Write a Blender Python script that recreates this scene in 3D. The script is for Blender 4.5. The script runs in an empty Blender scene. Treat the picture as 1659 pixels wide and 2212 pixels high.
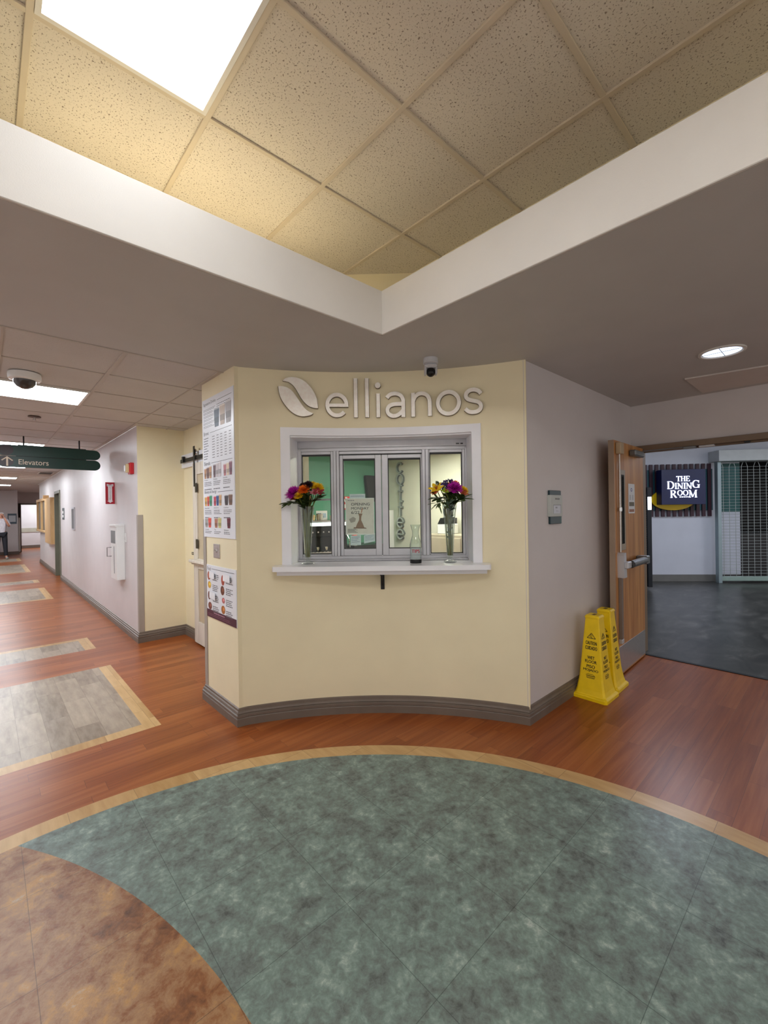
import bpy, math, random
from mathutils import Vector, Matrix, noise as mnoise
random.seed(7)
PI = math.pi
scn = bpy.context.scene
COL = scn.collection

# ------------------------------------------------------------------ camera
CAM_Z = 1.547
FPX = 934.78
yaw, pitch, roll = [math.radians(a) for a in (47.25336, -0.116187, -0.846142)]
_f = Vector((math.cos(pitch)*math.cos(yaw), math.cos(pitch)*math.sin(yaw), math.sin(pitch)))
_r = Vector((math.sin(yaw), -math.cos(yaw), 0)); _u = _r.cross(_f)
_r2 = _r*math.cos(roll) + _u*math.sin(roll); _u2 = -_r*math.sin(roll) + _u*math.cos(roll)
cam_data = bpy.data.cameras.new('camera'); cam = bpy.data.objects.new('camera', cam_data); COL.objects.link(cam)
cam.matrix_world = Matrix(((_r2.x, _u2.x, -_f.x, 0), (_r2.y, _u2.y, -_f.y, 0), (_r2.z, _u2.z, -_f.z, CAM_Z), (0, 0, 0, 1)))
cam_data.sensor_fit = 'VERTICAL'; cam_data.sensor_height = 36.0; cam_data.lens = 36.0*FPX/2212.0
cam_data.clip_start = 0.05; cam_data.clip_end = 100
scn.camera = cam

# ------------------------------------------------------------------ light levels and exposure
scn.view_settings.view_transform = 'Standard'
try: scn.view_settings.look = 'None'
except Exception: pass
scn.view_settings.gamma = 1.0
scn.view_settings.use_curve_mapping = False
scn.view_settings.exposure = 1.13
W_ = bpy.data.worlds.new('world'); scn.world = W_; W_.use_nodes = True
W_.node_tree.nodes['Background'].inputs[0].default_value = (1.0, 0.965, 0.92, 1)
W_.node_tree.nodes['Background'].inputs[1].default_value = 0.38
TRAY_LIGHT = 2.8        # big lens in the raised ceiling
REAR_LIGHT = 11.0       # unseen second lens behind the viewer, added to brighten the lobby
HALL_LIGHT = 13.0        # corridor troffers
COVE_LIGHT = 6.2       # warm tubes hidden on the ledge of the raised ceiling
SHOP_LIGHT = 12.5        # kiosk room behind the window
DINING_LIGHT = 9.0
CAN_LIGHT = 0.9

# ------------------------------------------------------------------ colour and material helpers
def lin(c):
    out = []
    for v in c[:3]:
        v /= 255.0
        out.append(v/12.92 if v <= 0.04045 else ((v+0.055)/1.055)**2.4)
    return tuple(out) + (1.0,)
class NT:
    """small wrapper for writing node graphs"""
    def __init__(s, m): s.t = m.node_tree; s.n = s.t.nodes; s.l = s.t.links
    def put(s, sock, v):
        if v is None: return
        if isinstance(v, bpy.types.NodeSocket): s.l.new(v, sock)
        else:
            try: sock.default_value = v
            except Exception: sock.default_value = (v, v, v, 1) if len(sock.default_value) == 4 else (v, v, v)
    def M(s, op, a, b=None, c=None):
        n = s.n.new('ShaderNodeMath'); n.operation = op
        for i, v in enumerate((a, b, c)): s.put(n.inputs[i], v)
        return n.outputs[0]
    def pos(s):
        n = s.n.new('ShaderNodeNewGeometry'); return n.outputs['Position']
    def obj(s):
        n = s.n.new('ShaderNodeTexCoord'); return n.outputs['Object']
    def sep(s, v):
        n = s.n.new('ShaderNodeSeparateXYZ'); s.l.new(v, n.inputs[0]); return n.outputs
    def comb(s, x, y, z=0.0):
        n = s.n.new('ShaderNodeCombineXYZ')
        for i, v in enumerate((x, y, z)): s.put(n.inputs[i], v)
        return n.outputs[0]
    def noise(s, vec, scale, detail=3, rough=0.5, dist=0.0):
        n = s.n.new('ShaderNodeTexNoise'); s.l.new(vec, n.inputs['Vector'])
        n.inputs['Scale'].default_value = scale; n.inputs['Detail'].default_value = detail
        n.inputs['Roughness'].default_value = rough; n.inputs['Distortion'].default_value = dist
        return n.outputs[0]
    def white(s, vec):
        n = s.n.new('ShaderNodeTexWhiteNoise'); n.noise_dimensions = '3D'; s.l.new(vec, n.inputs['Vector']); return n.outputs['Value']
    def ramp(s, fac, stops):
        n = s.n.new('ShaderNodeValToRGB'); s.l.new(fac, n.inputs[0]); cr = n.color_ramp
        while len(cr.elements) < len(stops): cr.elements.new(0.5)
        for e, (p, c) in zip(cr.elements, stops): e.position = p; e.color = c
        return n.outputs[0]
    def mix(s, fac, a, b):
        n = s.n.new('ShaderNodeMix'); n.data_type = 'RGBA'
        s.put(n.inputs[0], fac); s.put(n.inputs[6], a); s.put(n.inputs[7], b); return n.outputs[2]
    def mul(s, a, b, fac=1.0):
        n = s.n.new('ShaderNodeMix'); n.data_type = 'RGBA'; n.blend_type = 'MULTIPLY'
        s.put(n.inputs[0], fac); s.put(n.inputs[6], a); s.put(n.inputs[7], b); return n.outputs[2]
    def mapv(s, v, lo, hi, a, b):
        n = s.n.new('ShaderNodeMapRange'); s.l.new(v, n.inputs[0])
        for i, x in enumerate((lo, hi, a, b)): n.inputs[1+i].default_value = x
        return n.outputs[0]
    def bump(s, h, strength, dist=0.01):
        n = s.n.new('ShaderNodeBump'); s.l.new(h, n.inputs['Height']); s.put(n.inputs['Strength'], strength)
        n.inputs['Distance'].default_value = dist; return n.outputs[0]
def newmat(name):
    m = bpy.data.materials.new(name); m.use_nodes = True
    return m, NT(m), m.node_tree.nodes['Principled BSDF']
_mc = {}
def mat(name, rgb, rough=0.6, metal=0.0, var=0.06, vscale=6.0, bump=0.0, bscale=60.0, stretch=None, spec=None):
    if name in _mc: return _mc[name]
    m, t, b = newmat(name)
    c = lin(rgb); v = t.obj()
    if stretch: 
        q = t.sep(v); v = t.comb(t.M('MULTIPLY', q[0], stretch[0]), t.M('MULTIPLY', q[1], stretch[1]), t.M('MULTIPLY', q[2], stretch[2]))
    n = t.noise(v, vscale, 4)
    lo = tuple(x*(1-var) for x in c[:3]) + (1,); hi = tuple(min(1, x*(1+var)) for x in c[:3]) + (1,)
    t.l.new(t.ramp(n, [(0.3, lo), (0.7, hi)]), b.inputs['Base Color'])
    b.inputs['Roughness'].default_value = rough; b.inputs['Metallic'].default_value = metal
    if spec is not None: b.inputs['Specular IOR Level'].default_value = spec
    if bump > 0: t.l.new(t.bump(t.noise(v, bscale, 3), bump, 0.004), b.inputs['Normal'])
    _mc[name] = m; return m
def ink(r, g, b):
    return mat('print_%02x%02x%02x' % (r, g, b), (r, g, b), 0.5, 0, 0.05, 30)
def emis(name, rgb, strength):
    m, t, b = newmat(name)
    b.inputs['Base Color'].default_value = lin(rgb); b.inputs['Roughness'].default_value = 0.4
    b.inputs['Emission Color'].default_value = lin(rgb); b.inputs['Emission Strength'].default_value = strength
    return m
def glassmat(name, tint=(250, 252, 250), refl=1.0):
    m, t, b = newmat(name); t.n.remove(b)
    out = t.n['Material Output']
    tr = t.n.new('ShaderNodeBsdfTransparent'); tr.inputs[0].default_value = lin(tint)
    gl = t.n.new('ShaderNodeBsdfGlossy'); gl.inputs['Roughness'].default_value = 0.03
    fr = t.n.new('ShaderNodeLayerWeight'); fr.inputs['Blend'].default_value = 0.5
    mx = t.n.new('ShaderNodeMixShader')
    t.l.new(t.M('MINIMUM', t.M('MULTIPLY', t.M('ADD', 0.035, t.M('POWER', fr.outputs['Facing'], 4.0)), refl), 1.0), mx.inputs[0])
    t.l.new(tr.outputs[0], mx.inputs[1]); t.l.new(gl.outputs[0], mx.inputs[2]); t.l.new(mx.outputs[0], out.inputs[0])
    return m

# ------------------------------------------------------------------ geometry helpers
class MB:
    def __init__(s): s.v = []; s.f = []; s.mi = []; s.m = []
    def _mi(s, m):
        if m not in s.m: s.m.append(m)
        return s.m.index(m)
    def add(s, vs, fs, m, xf=None):
        k = len(s.v); i = s._mi(m)
        for p in vs: s.v.append(tuple(xf(p)) if xf else tuple(p))
        for f in fs: s.f.append(tuple(k+a for a in f)); s.mi.append(i)
        return s
    def box(s, x0, x1, y0, y1, z0, z1, m, bev=0.0, xf=None):
        if x0 > x1: x0, x1 = x1, x0
        if y0 > y1: y0, y1 = y1, y0
        if z0 > z1: z0, z1 = z1, z0
        b = min(bev, (x1-x0)*.45, (y1-y0)*.45, (z1-z0)*.45)
        if b <= 0:
            vs = [(x, y, z) for z in (z0, z1) for y in (y0, y1) for x in (x0, x1)]
            fs = [(0, 2, 3, 1), (4, 5, 7, 6), (0, 1, 5, 4), (2, 6, 7, 3), (0, 4, 6, 2), (1, 3, 7, 5)]
            return s.add(vs, fs, m, xf)
        vs = []; fs = []; idx = {}
        X = (x0, x1); Y = (y0, y1); Z = (z0, z1)
        for i in (0, 1):
            for j in (0, 1):
                for k in (0, 1):
                    sx = b if i == 0 else -b; sy = b if j == 0 else -b; sz = b if k == 0 else -b
                    for a, p in (('x', (X[i], Y[j]+sy, Z[k]+sz)), ('y', (X[i]+sx, Y[j], Z[k]+sz)), ('z', (X[i]+sx, Y[j]+sy, Z[k]))):
                        idx[(a, i, j, k)] = len(vs); vs.append(p)
        for i in (0, 1):
            q = [idx[('x', i, 0, 0)], idx[('x', i, 1, 0)], idx[('x', i, 1, 1)], idx[('x', i, 0, 1)]]; fs.append(q if i else q[::-1])
            q = [idx[('y', 0, i, 0)], idx[('y', 1, i, 0)], idx[('y', 1, i, 1)], idx[('y', 0, i, 1)]]; fs.append(q[::-1] if i else q)
            q = [idx[('z', 0, 0, i)], idx[('z', 1, 0, i)], idx[('z', 1, 1, i)], idx[('z', 0, 1, i)]]; fs.append(q if i else q[::-1])
            for j in (0, 1):
                fs.append([idx[('x', i, j, 0)], idx[('x', i, j, 1)], idx[('y', i, j, 1)], idx[('y', i, j, 0)]])
                fs.append([idx[('x', i, 0, j)], idx[('x', i, 1, j)], idx[('z', i, 1, j)], idx[('z', i, 0, j)]])
                fs.append([idx[('y', 0, i, j)], idx[('y', 1, i, j)], idx[('z', 1, i, j)], idx[('z', 0, i, j)]])
                for k in (0, 1):
                    fs.append([idx[('x', i, j, k)], idx[('y', i, j, k)], idx[('z', i, j, k)]])
        return s.add(vs, fs, m, xf)
    def prism(s, poly, y0, y1, m, xf=None):
        """polygon given in (x, z), extruded along y"""
        n = len(poly)
        vs = [(x, y0, z) for x, z in poly] + [(x, y1, z) for x, z in poly]
        fs = [tuple(range(n)), tuple(range(2*n-1, n-1, -1))] + [(i, i+n, (i+1) % n+n, (i+1) % n) for i in range(n)]
        return s.add(vs, fs, m, xf)
    def flat(s, poly, z0, z1, m):
        """polygon in (x, y), extruded along z"""
        n = len(poly)
        vs = [(x, y, z0) for x, y in poly] + [(x, y, z1) for x, y in poly]
        fs = [tuple(range(n)), tuple(range(2*n-1, n-1, -1))] + [(i, i+n, (i+1) % n+n, (i+1) % n) for i in range(n)]
        return s.add(vs, fs, m)
    def ribbon(s, pts, w, y0, y1, m, xf=None, closed=False):
        """a stroke of width w along points (x, z), extruded along y"""
        n = len(pts); L = []; R = []
        for i in range(n):
            if closed: a = Vector(pts[i-1]); c = Vector(pts[(i+1) % n])
            else: a = Vector(pts[max(0, i-1)]); c = Vector(pts[min(n-1, i+1)])
            d = (c-a); d.normalize(); nn = Vector((-d.y, d.x)); p = Vector(pts[i])
            ww = w[i] if isinstance(w, (list, tuple)) else w
            L.append(p+nn*ww/2); R.append(p-nn*ww/2)
        vs = []
        for y in (y0, y1):
            vs += [(p.x, y, p.y) for p in L] + [(p.x, y, p.y) for p in R]
        fs = []; N = n if closed else n-1
        for i in range(N):
            j = (i+1) % n
            fs.append((i, j, n+j, n+i)); fs.append((2*n+i, 3*n+i, 3*n+j, 2*n+j))
            fs.append((i, 2*n+i, 2*n+j, j)); fs.append((n+i, n+j, 3*n+j, 3*n+i))
        if not closed:
            fs.append((0, n, 3*n, 2*n)); fs.append((n-1, 3*n-1, 4*n-1, 2*n-1))
        return s.add(vs, fs, m, xf)
    def tube(s, pts, r, m, seg=8, cap=True, xf=None):
        P = [Vector(p) for p in pts]; n = len(P); vs = []; up = None
        for i in range(n):
            d = (P[min(n-1, i+1)] - P[max(0, i-1)]).normalized()
            if up is None:
                up = Vector((0, 0, 1)) if abs(d.z) < 0.9 else Vector((1, 0, 0))
            a = d.cross(up).normalized(); b = a.cross(d).normalized(); up = b
            rr = r[i] if isinstance(r, (list, tuple)) else r
            for k in range(seg):
                t = 2*PI*k/seg; vs.append(P[i] + a*math.cos(t)*rr + b*math.sin(t)*rr)
        fs = [(i*seg+k, i*seg+(k+1) % seg, (i+1)*seg+(k+1) % seg, (i+1)*seg+k) for i in range(n-1) for k in range(seg)]
        if cap: fs += [tuple(range(seg))[::-1], tuple((n-1)*seg+k for k in range(seg))]
        return s.add(vs, fs, m, xf)
    def lathe(s, prof, m, seg=32, cx=0, cy=0, cz=0, cap=True, xf=None):
        vs = []; n = len(prof)
        for r, z in prof:
            for k in range(seg):
                t = 2*PI*k/seg; vs.append((cx+r*math.cos(t), cy+r*math.sin(t), cz+z))
        fs = [(i*seg+k, i*seg+(k+1) % seg, (i+1)*seg+(k+1) % seg, (i+1)*seg+k) for i in range(n-1) for k in range(seg)]
        if cap:
            if prof[0][0] > 1e-5: fs.append(tuple(range(seg))[::-1])
            if prof[-1][0] > 1e-5: fs.append(tuple((n-1)*seg+k for k in range(seg)))
        return s.add(vs, fs, m, xf)
    def build(s, name, parent=None, smooth=False):
        me = bpy.data.meshes.new(name); me.from_pydata(s.v, [], s.f)
        for m in s.m: me.materials.append(m)
        me.polygons.foreach_set('material_index', s.mi)
        if smooth: me.polygons.foreach_set('use_smooth', [True]*len(s.f))
        me.validate(); me.update()
        import bmesh
        bm = bmesh.new(); bm.from_mesh(me); bmesh.ops.recalc_face_normals(bm, faces=bm.faces); bm.to_mesh(me); bm.free()
        if smooth:
            try: me.set_sharp_from_angle(angle=math.radians(40))
            except Exception: pass
        o = bpy.data.objects.new(name, me); COL.objects.link(o)
        if parent: o.parent = parent
        return o
def tag(o, label, cat, group=None):
    o['label'] = label; o['category'] = cat
    if group: o['group'] = group
    return o
def thing(name, label, cat, loc=(0, 0, 0), rz=0.0, group=None):
    o = bpy.data.objects.new(name, None); COL.objects.link(o)
    o.empty_display_size = 0.1; o.location = loc; o.rotation_euler = (0, 0, rz)
    return tag(o, label, cat, group)
def struct(mb, name, loc=(0, 0, 0), rz=0.0, smooth=False):
    o = mb.build(name, None, smooth); o.location = loc; o.rotation_euler = (0, 0, rz); o['kind'] = 'structure'; return o
def structroot(name, loc=(0, 0, 0), rz=0.0):
    o = bpy.data.objects.new(name, None); COL.objects.link(o); o.location = loc; o.rotation_euler = (0, 0, rz); o['kind'] = 'structure'; return o
def copy_thing(o, loc, rz=None, label=None, group=None):
    r = o.copy(); COL.objects.link(r); r.location = loc
    if rz is not None: r.rotation_euler = (0, 0, rz)
    if label: r['label'] = label
    if group: r['group'] = group
    for ch in list(o.children):
        c = ch.copy(); COL.objects.link(c); c.parent = r
        for g in list(ch.children):
            d = g.copy(); COL.objects.link(d); d.parent = c
    return r
_dg = None
def textgeo(body, spacing=1.0, bold=0.0):
    """2-D outline of a word as (verts in x-z, faces), unit free"""
    cu = bpy.data.curves.new('txt', 'FONT'); cu.body = body; cu.size = 1; cu.align_x = 'CENTER'; cu.space_character = spacing
    cu.resolution_u = 4; cu.offset = bold; cu.space_line = 0.85
    ob = bpy.data.objects.new('txt', cu); COL.objects.link(ob)
    dg = bpy.context.evaluated_depsgraph_get(); dg.update()
    me = bpy.data.meshes.new_from_object(ob.evaluated_get(dg))
    vs = [(v.co.x, v.co.y) for v in me.vertices]; fs = [tuple(p.vertices) for p in me.polygons]
    bpy.data.objects.remove(ob); bpy.data.meshes.remove(me); bpy.data.curves.remove(cu)
    return vs, fs
def put_text(mb, body, x0, x1, z0, z1, y, m, xf=None, spacing=1.0, bold=0.0):
    vs, fs = textgeo(body, spacing, 0.0)
    if not vs: return mb
    if bold > 0:          # a bolder face: the same outline printed again, nudged sideways
        hh = (z1-z0)*bold
        for k, (dx_, dz_) in enumerate(((-hh, 0), (hh, 0), (0, hh*.6), (0, -hh*.6))): put_text(mb, body, x0+hh+dx_, x1-hh+dx_, z0+dz_, z1+dz_, y-.00003*(k+1), m, xf, spacing, 0.0)
        return mb
    a0 = min(v[0] for v in vs); a1 = max(v[0] for v in vs); b0 = min(v[1] for v in vs); b1 = max(v[1] for v in vs)
    P = [(x0+(v[0]-a0)/(a1-a0)*(x1-x0), y, z0+(v[1]-b0)/(b1-b0)*(z1-z0)) for v in vs]
    return mb.add(P, fs, m, xf)
def ell(cx, cz, rx, rz, a0=0, a1=360, n=24):
    return [(cx+rx*math.cos(math.radians(a0+(a1-a0)*i/n)), cz+rz*math.sin(math.radians(a0+(a1-a0)*i/n))) for i in range(n+1)]
def smoothpts(pts, k=6):
    out = []; n = len(pts)
    for i in range(n-1):
        p0 = pts[max(0, i-1)]; p1 = pts[i]; p2 = pts[i+1]; p3 = pts[min(n-1, i+2)]
        for j in range(k):
            t = j/k
            out.append(tuple(0.5*((2*p1[d]) + (-p0[d]+p2[d])*t + (2*p0[d]-5*p1[d]+4*p2[d]-p3[d])*t*t + (-p0[d]+3*p1[d]-3*p2[d]+p3[d])*t**3) for d in range(len(p1))))
    out.append(tuple(pts[-1])); return out

# ------------------------------------------------------------------ key dimensions (metres)
SOF = 2.62                       # lowered ceiling
TRAY = 3.304                     # raised ceiling
FX, FY = 1.788, 1.927            # inner corner of the raised ceiling's fascia
RX0, RY0 = -1.25, -1.07
CX, CY, RW = 0.27, 0.43, 2.84    # centre of the floor medallion and of the curved wall
A0 = math.radians(45.5)
LROT = A0 - PI/2                 # local frame: x right, y away from the viewer, z up
PHI_A = -math.asin(1.06/RW)*1.003; PHI_B = math.asin(1.041/RW)*1.003
WX = 1.348                       # kiosk's left face, corridor side
WY = 1.595                       # right wall
HX = 5.08                        # header wall over the double door

# ------------------------------------------------------------------ materials of the shell
def wallpaint(name, rgb, var=0.03, rough=0.55):
    return mat(name, rgb, rough, 0, var, 3.0, 0.12, 220.0)
m_yellow = wallpaint('cream_yellow_paint', (238, 226, 192))
m_yellow_in = wallpaint('pale_cream_paint', (240, 238, 222))
m_white = wallpaint('corridor_paint', (214, 208, 208), 0.03, 0.42)
m_lilac = wallpaint('grey_lilac_paint', (210, 204, 204))
m_soffit = wallpaint('soffit_paint', (188, 186, 184))
m_fascia = wallpaint('fascia_paint', (212, 208, 202))
m_green_wall = wallpaint('green_paint', (84, 146, 120))
m_dining_wall = wallpaint('dining_paint', (205, 207, 216))
m_base = mat('baseboard_rubber', (112, 100, 90), 0.42, 0, 0.12, 5, 0.1, 40)
m_basegrey = mat('cove_base_grey', (112, 110, 106), 0.45, 0, 0.06, 5)
m_alu = mat('brushed_aluminium', (198, 198, 203), 0.4, 0.35, 0.05, 8)
m_alu_d = mat('dark_gasket', (40, 42, 44), 0.6)  # dark grey for gaskets, grilles and other small parts
m_whitepaint = mat('white_trim_paint', (238, 238, 243), 0.4, 0, 0.03, 5)
m_sill = mat('white_solid_surface', (236, 236, 240), 0.12, 0, 0.02, 5)
m_steel = mat('brushed_steel', (196, 190, 186), 0.3, 0.85, 0.08, 30, 0.25, 120, (1, 1, 3))
m_signmetal = mat('brushed_sign_metal', (255, 246, 238), 0.38, 0.1, 0.06, 40, 0.2, 160)
m_black = mat('black_plastic', (14, 14, 16), 0.3, spec=0.35)
m_blackmetal = mat('black_metal', (34, 34, 36), 0.4, 0.5)
m_whiteplastic = mat('white_plastic', (232, 232, 230), 0.35, 0, 0.02)
m_chrome = mat('chrome', (210, 210, 212), 0.12, 1.0, 0.02)
m_glass = glassmat('window_glass', (246, 250, 247), 0.9)
m_vase = glassmat('vase_glass', (248, 251, 250), 1.5)

def tile_mat(name, base, dark, speck, sc):
    m, t, b = newmat(name)
    p = t.pos(); q = t.sep(p)
    v = t.comb(t.M('MULTIPLY', q[0], 1.0), t.M('MULTIPLY', q[1], 0.8), 0.0)
    n1 = t.noise(v, sc, 2, 0.55, 0.4); n2 = t.noise(v, sc*2.6, 2, 0.5); n3 = t.noise(v, 3.0, 3)
    pit = t.M('MAXIMUM', t.mapv(n1, 0.60, 0.66, 0, 1), t.mapv(n2, 0.66, 0.72, 0, 0.75))
    c = t.mix(t.M('MULTIPLY', pit, speck), t.ramp(n3, [(0.3, lin(tuple(x*0.97 for x in base))), (0.7, lin(base))]), lin(dark))
    t.l.new(c, b.inputs['Base Color']); b.inputs['Roughness'].default_value = 0.9
    t.l.new(t.bump(t.M('SUBTRACT', t.M('MULTIPLY', n2, 0.4), pit), 0.35, 0.003), b.inputs['Normal'])
    return m
m_tile = tile_mat('fissured_ceiling_tile', (222, 214, 200), (120, 104, 88), 0.85, 150.0)
m_halltile = tile_mat('fine_ceiling_tile', (200, 195, 191), (178, 166, 156), 0.4, 120.0)
m_grid = mat('ceiling_grid_paint', (206, 194, 174), 0.5, 0, 0.03)
m_hallgrid = mat('hall_grid_paint', (184, 176, 168), 0.5, 0, 0.03)

def floor_mat():
    m, t, b = newmat('inlaid_vinyl_floor')
    p = t.pos(); q = t.sep(p); X, Y = q[0], q[1]
    # planks run along X
    def planks(cols, X, Y, w, L, gx, gy):
        row = t.M('FLOOR', t.M('DIVIDE', Y, w))
        off = t.white(t.comb(row, 3.7, 0.0))
        u = t.M('ADD', t.M('DIVIDE', X, L), t.M('MULTIPLY', off, 7.0))
        idx = t.M('FLOOR', u)
        r = t.white(t.comb(row, idx, 1.3))
        g = t.noise(t.comb(t.M('ADD', t.M('MULTIPLY', X, gx), t.M('MULTIPLY', r, 9.0)), t.M('MULTIPLY', Y, gy), r), 1.0, 6, 0.6, 0.1)
        f = t.M('ADD', t.M('MULTIPLY', g, 0.75), t.M('MULTIPLY', r, 0.25))
        c = t.ramp(f, cols)
        fy = t.M('FRACT', t.M('DIVIDE', Y, w)); fx = t.M('FRACT', u)
        sy = t.M('MINIMUM', fy, t.M('SUBTRACT', 1.0, fy)); sx = t.M('MINIMUM', fx, t.M('SUBTRACT', 1.0, fx))
        seam = t.M('MAXIMUM', t.M('LESS_THAN', t.M('MULTIPLY', sy, w), 0.0011), t.M('LESS_THAN', t.M('MULTIPLY', sx, L), 0.0013))
        return t.mix(t.M('MULTIPLY', seam, 0.45), c, (0.03, 0.012, 0.008, 1)), seam, g
    wood, seamw, gw = planks([(0.25, lin((120, 58, 22))), (0.5, lin((148, 79, 34))), (0.78, lin((172, 102, 52)))], X, Y, 0.102, 0.92, 1.6, 34.0)
    tan, _, gt = planks([(0.3, lin((176, 136, 84))), (0.7, lin((206, 170, 118)))], Y, X, 0.30, 0.35, 3.0, 20.0)
    greyw, seamg, gg = planks([(0.25, lin((120, 104, 88))), (0.5, lin((154, 138, 120))), (0.8, lin((180, 164, 144)))], Y, X, 0.155, 0.6, 5.0, 24.0)
    # green and rust slate-look tiles 457 mm square
    def slate(cols, sc):
        n1 = t.noise(t.comb(X, Y, 0.0), sc, 9, 0.72, 0.15); n2 = t.noise(t.comb(Y, X, 4.0), sc*4.0, 7, 0.7, 0.6)
        f = t.M('ADD', t.M('MULTIPLY', n1, 0.62), t.M('MULTIPLY', n2, 0.38))
        return t.ramp(f, cols), n1, n2
    green, ng, ng2 = slate([(0.37, lin((74, 80, 76))), (0.45, lin((104, 112, 107))), (0.52, lin((115, 132, 124))), (0.58, lin((134, 150, 141))), (0.65, lin((172, 180, 172)))], 8.0)
    rust, nr, nr2 = slate([(0.36, lin((88, 54, 32))), (0.46, lin((136, 88, 52))), (0.53, lin((160, 122, 86))), (0.59, lin((182, 136, 78))), (0.67, lin((178, 168, 154)))], 3.4)
    def sq(o, P, s):
        f = t.M('FRACT', t.M('DIVIDE', t.M('SUBTRACT', P, o), s)); return t.M('MULTIPLY', t.M('MINIMUM', f, t.M('SUBTRACT', 1.0, f)), s)
    tseam = t.M('LESS_THAN', t.M('MINIMUM', sq(0.109, X, 0.4615), sq(0.905, Y, 0.4615)), 0.0012)
    green = t.mix(t.M('MULTIPLY', tseam, 0.55), green, (0.02, 0.03, 0.028, 1)); rust = t.mix(t.M('MULTIPLY', tseam, 0.55), rust, (0.05, 0.03, 0.02, 1))
    def dist(cx, cy):
        a = t.M('SUBTRACT', X, cx); c = t.M('SUBTRACT', Y, cy)
        return t.M('SQRT', t.M('ADD', t.M('MULTIPLY', a, a), t.M('MULTIPLY', c, c)))
    d1 = dist(0.272, 0.433); d2 = dist(-2.376, 1.049)
    inring = t.M('LESS_THAN', d1, 2.356); inner = t.M('LESS_THAN', d1, 2.247); inrust = t.M('MULTIPLY', t.M('LESS_THAN', d2, 2.959), inner)
    def rect(x0, x1, y0, y1):
        a = t.M('MULTIPLY', t.M('GREATER_THAN', X, x0), t.M('LESS_THAN', X, x1))
        c = t.M('MULTIPLY', t.M('GREATER_THAN', Y, y0), t.M('LESS_THAN', Y, y1)); return t.M('MULTIPLY', a, c)
    XL, XR = -0.76, 0.94
    c = wood; tm = None; gm = None
    for (y0, y1, fb, bb) in ((3.465, 5.22, 1, 0), (5.99, 6.60, 0, 1), (10.16, 11.90, 1, 0), (12.9, 13.5, 0, 1), (15.5, 18.2, 1, 0), (19.6, 21.0, 0, 1)):
        full = rect(XL, XR, y0, y1); inn = rect(XL+0.105, XR-0.105, y0+(0.105 if fb else 0), y1-(0.09 if bb else 0))
        c = t.mix(full, c, tan); c = t.mix(inn, c, greyw)
        gm = full if gm is None else t.M('MAXIMUM', gm, full)
    c = t.mix(inring, c, tan); c = t.mix(inner, c, green); c = t.mix(inrust, c, rust)
    t.l.new(c, b.inputs['Base Color'])
    rg = t.M('ADD', 0.27, t.M('MULTIPLY', t.noise(t.comb(X, Y, 0.0), 2.0, 3), 0.08))
    t.l.new(t.M('ADD', rg, t.M('ADD', t.M('MULTIPLY', inner, 0.06), t.M('MULTIPLY', inrust, 0.0))), b.inputs['Roughness'])
    b.inputs['Specular IOR Level'].default_value = 0.36
    wav = t.noise(t.comb(t.M('MULTIPLY', X, 2.5), t.M('MULTIPLY', Y, 9.0), 0.0), 1.6, 3, 0.5)
    fine = t.noise(t.comb(t.M('MULTIPLY', X, 1.0), t.M('MULTIPLY', Y, 2.2), 0.0), 34.0, 4, 0.6)
    h = t.M('ADD', t.M('MULTIPLY', wav, 0.4), t.M('MULTIPLY', fine, t.M('ADD', 0.05, t.M('MULTIPLY', inrust, 0.95))))
    h = t.M('SUBTRACT', h, t.M('MULTIPLY', t.M('MAXIMUM', t.M('MULTIPLY', seamw, t.M('SUBTRACT', 1.0, inring)), t.M('MULTIPLY', tseam, inner)), 0.12))
    t.l.new(t.bump(h, 0.22, 0.006), b.inputs['Normal'])
    return m
m_floor = floor_mat()
def dark_floor_mat():
    m, t, b = newmat('charcoal_vinyl_floor')
    p = t.pos(); q = t.sep(p)
    n = t.noise(t.comb(q[0], t.M('MULTIPLY', q[1], 2.0), 0.0), 2.6, 8, 0.65, 0.8)
    t.l.new(t.ramp(n, [(0.35, lin((44, 44, 43))), (0.55, lin((66, 65, 62))), (0.7, lin((96, 94, 90)))]), b.inputs['Base Color'])
    b.inputs['Roughness'].default_value = 0.3
    t.l.new(t.bump(n, 0.1, 0.004), b.inputs['Normal']); return m
m_darkfloor = dark_floor_mat()
def woodmat(name, a, b_, sc=(14, 14, 1.0), rough=0.4):
    m, t, b = newmat(name); v = t.obj(); q = t.sep(v)
    g = t.noise(t.comb(t.M('MULTIPLY', q[0], sc[0]), t.M('MULTIPLY', q[1], sc[1]), t.M('MULTIPLY', q[2], sc[2])), 1.0, 6, 0.6, 1.2)
    t.l.new(t.ramp(g, [(0.3, lin(a)), (0.7, lin(b_))]), b.inputs['Base Color']); b.inputs['Roughness'].default_value = rough
    return m
m_doorwood = woodmat('honey_oak_veneer', (160, 102, 50), (208, 152, 92), (16, 16, 0.9), 0.35)
m_birch = woodmat('birch_frame', (198, 158, 106), (218, 182, 132), (8, 8, 2))
m_barn = woodmat('whitewashed_wood', (200, 190, 176), (232, 224, 210), (18, 18, 1.2), 0.6)

# ------------------------------------------------------------------ floors
struct(MB().box(-2.7, 5.09, -3.1, 27.5, -0.10, 0.0, m_floor), 'floor')
struct(MB().box(5.09, 16.5, -3.6, 7.6, -0.10, 0.0, m_darkfloor), 'floor')
tag(MB().box(5.07, 5.115, -0.42, 1.51, 0.0, 0.006, m_blackmetal, 0.002).build('threshold_strip'), 'thin dark metal strip where the wood-look floor meets the charcoal floor', 'threshold')

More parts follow.
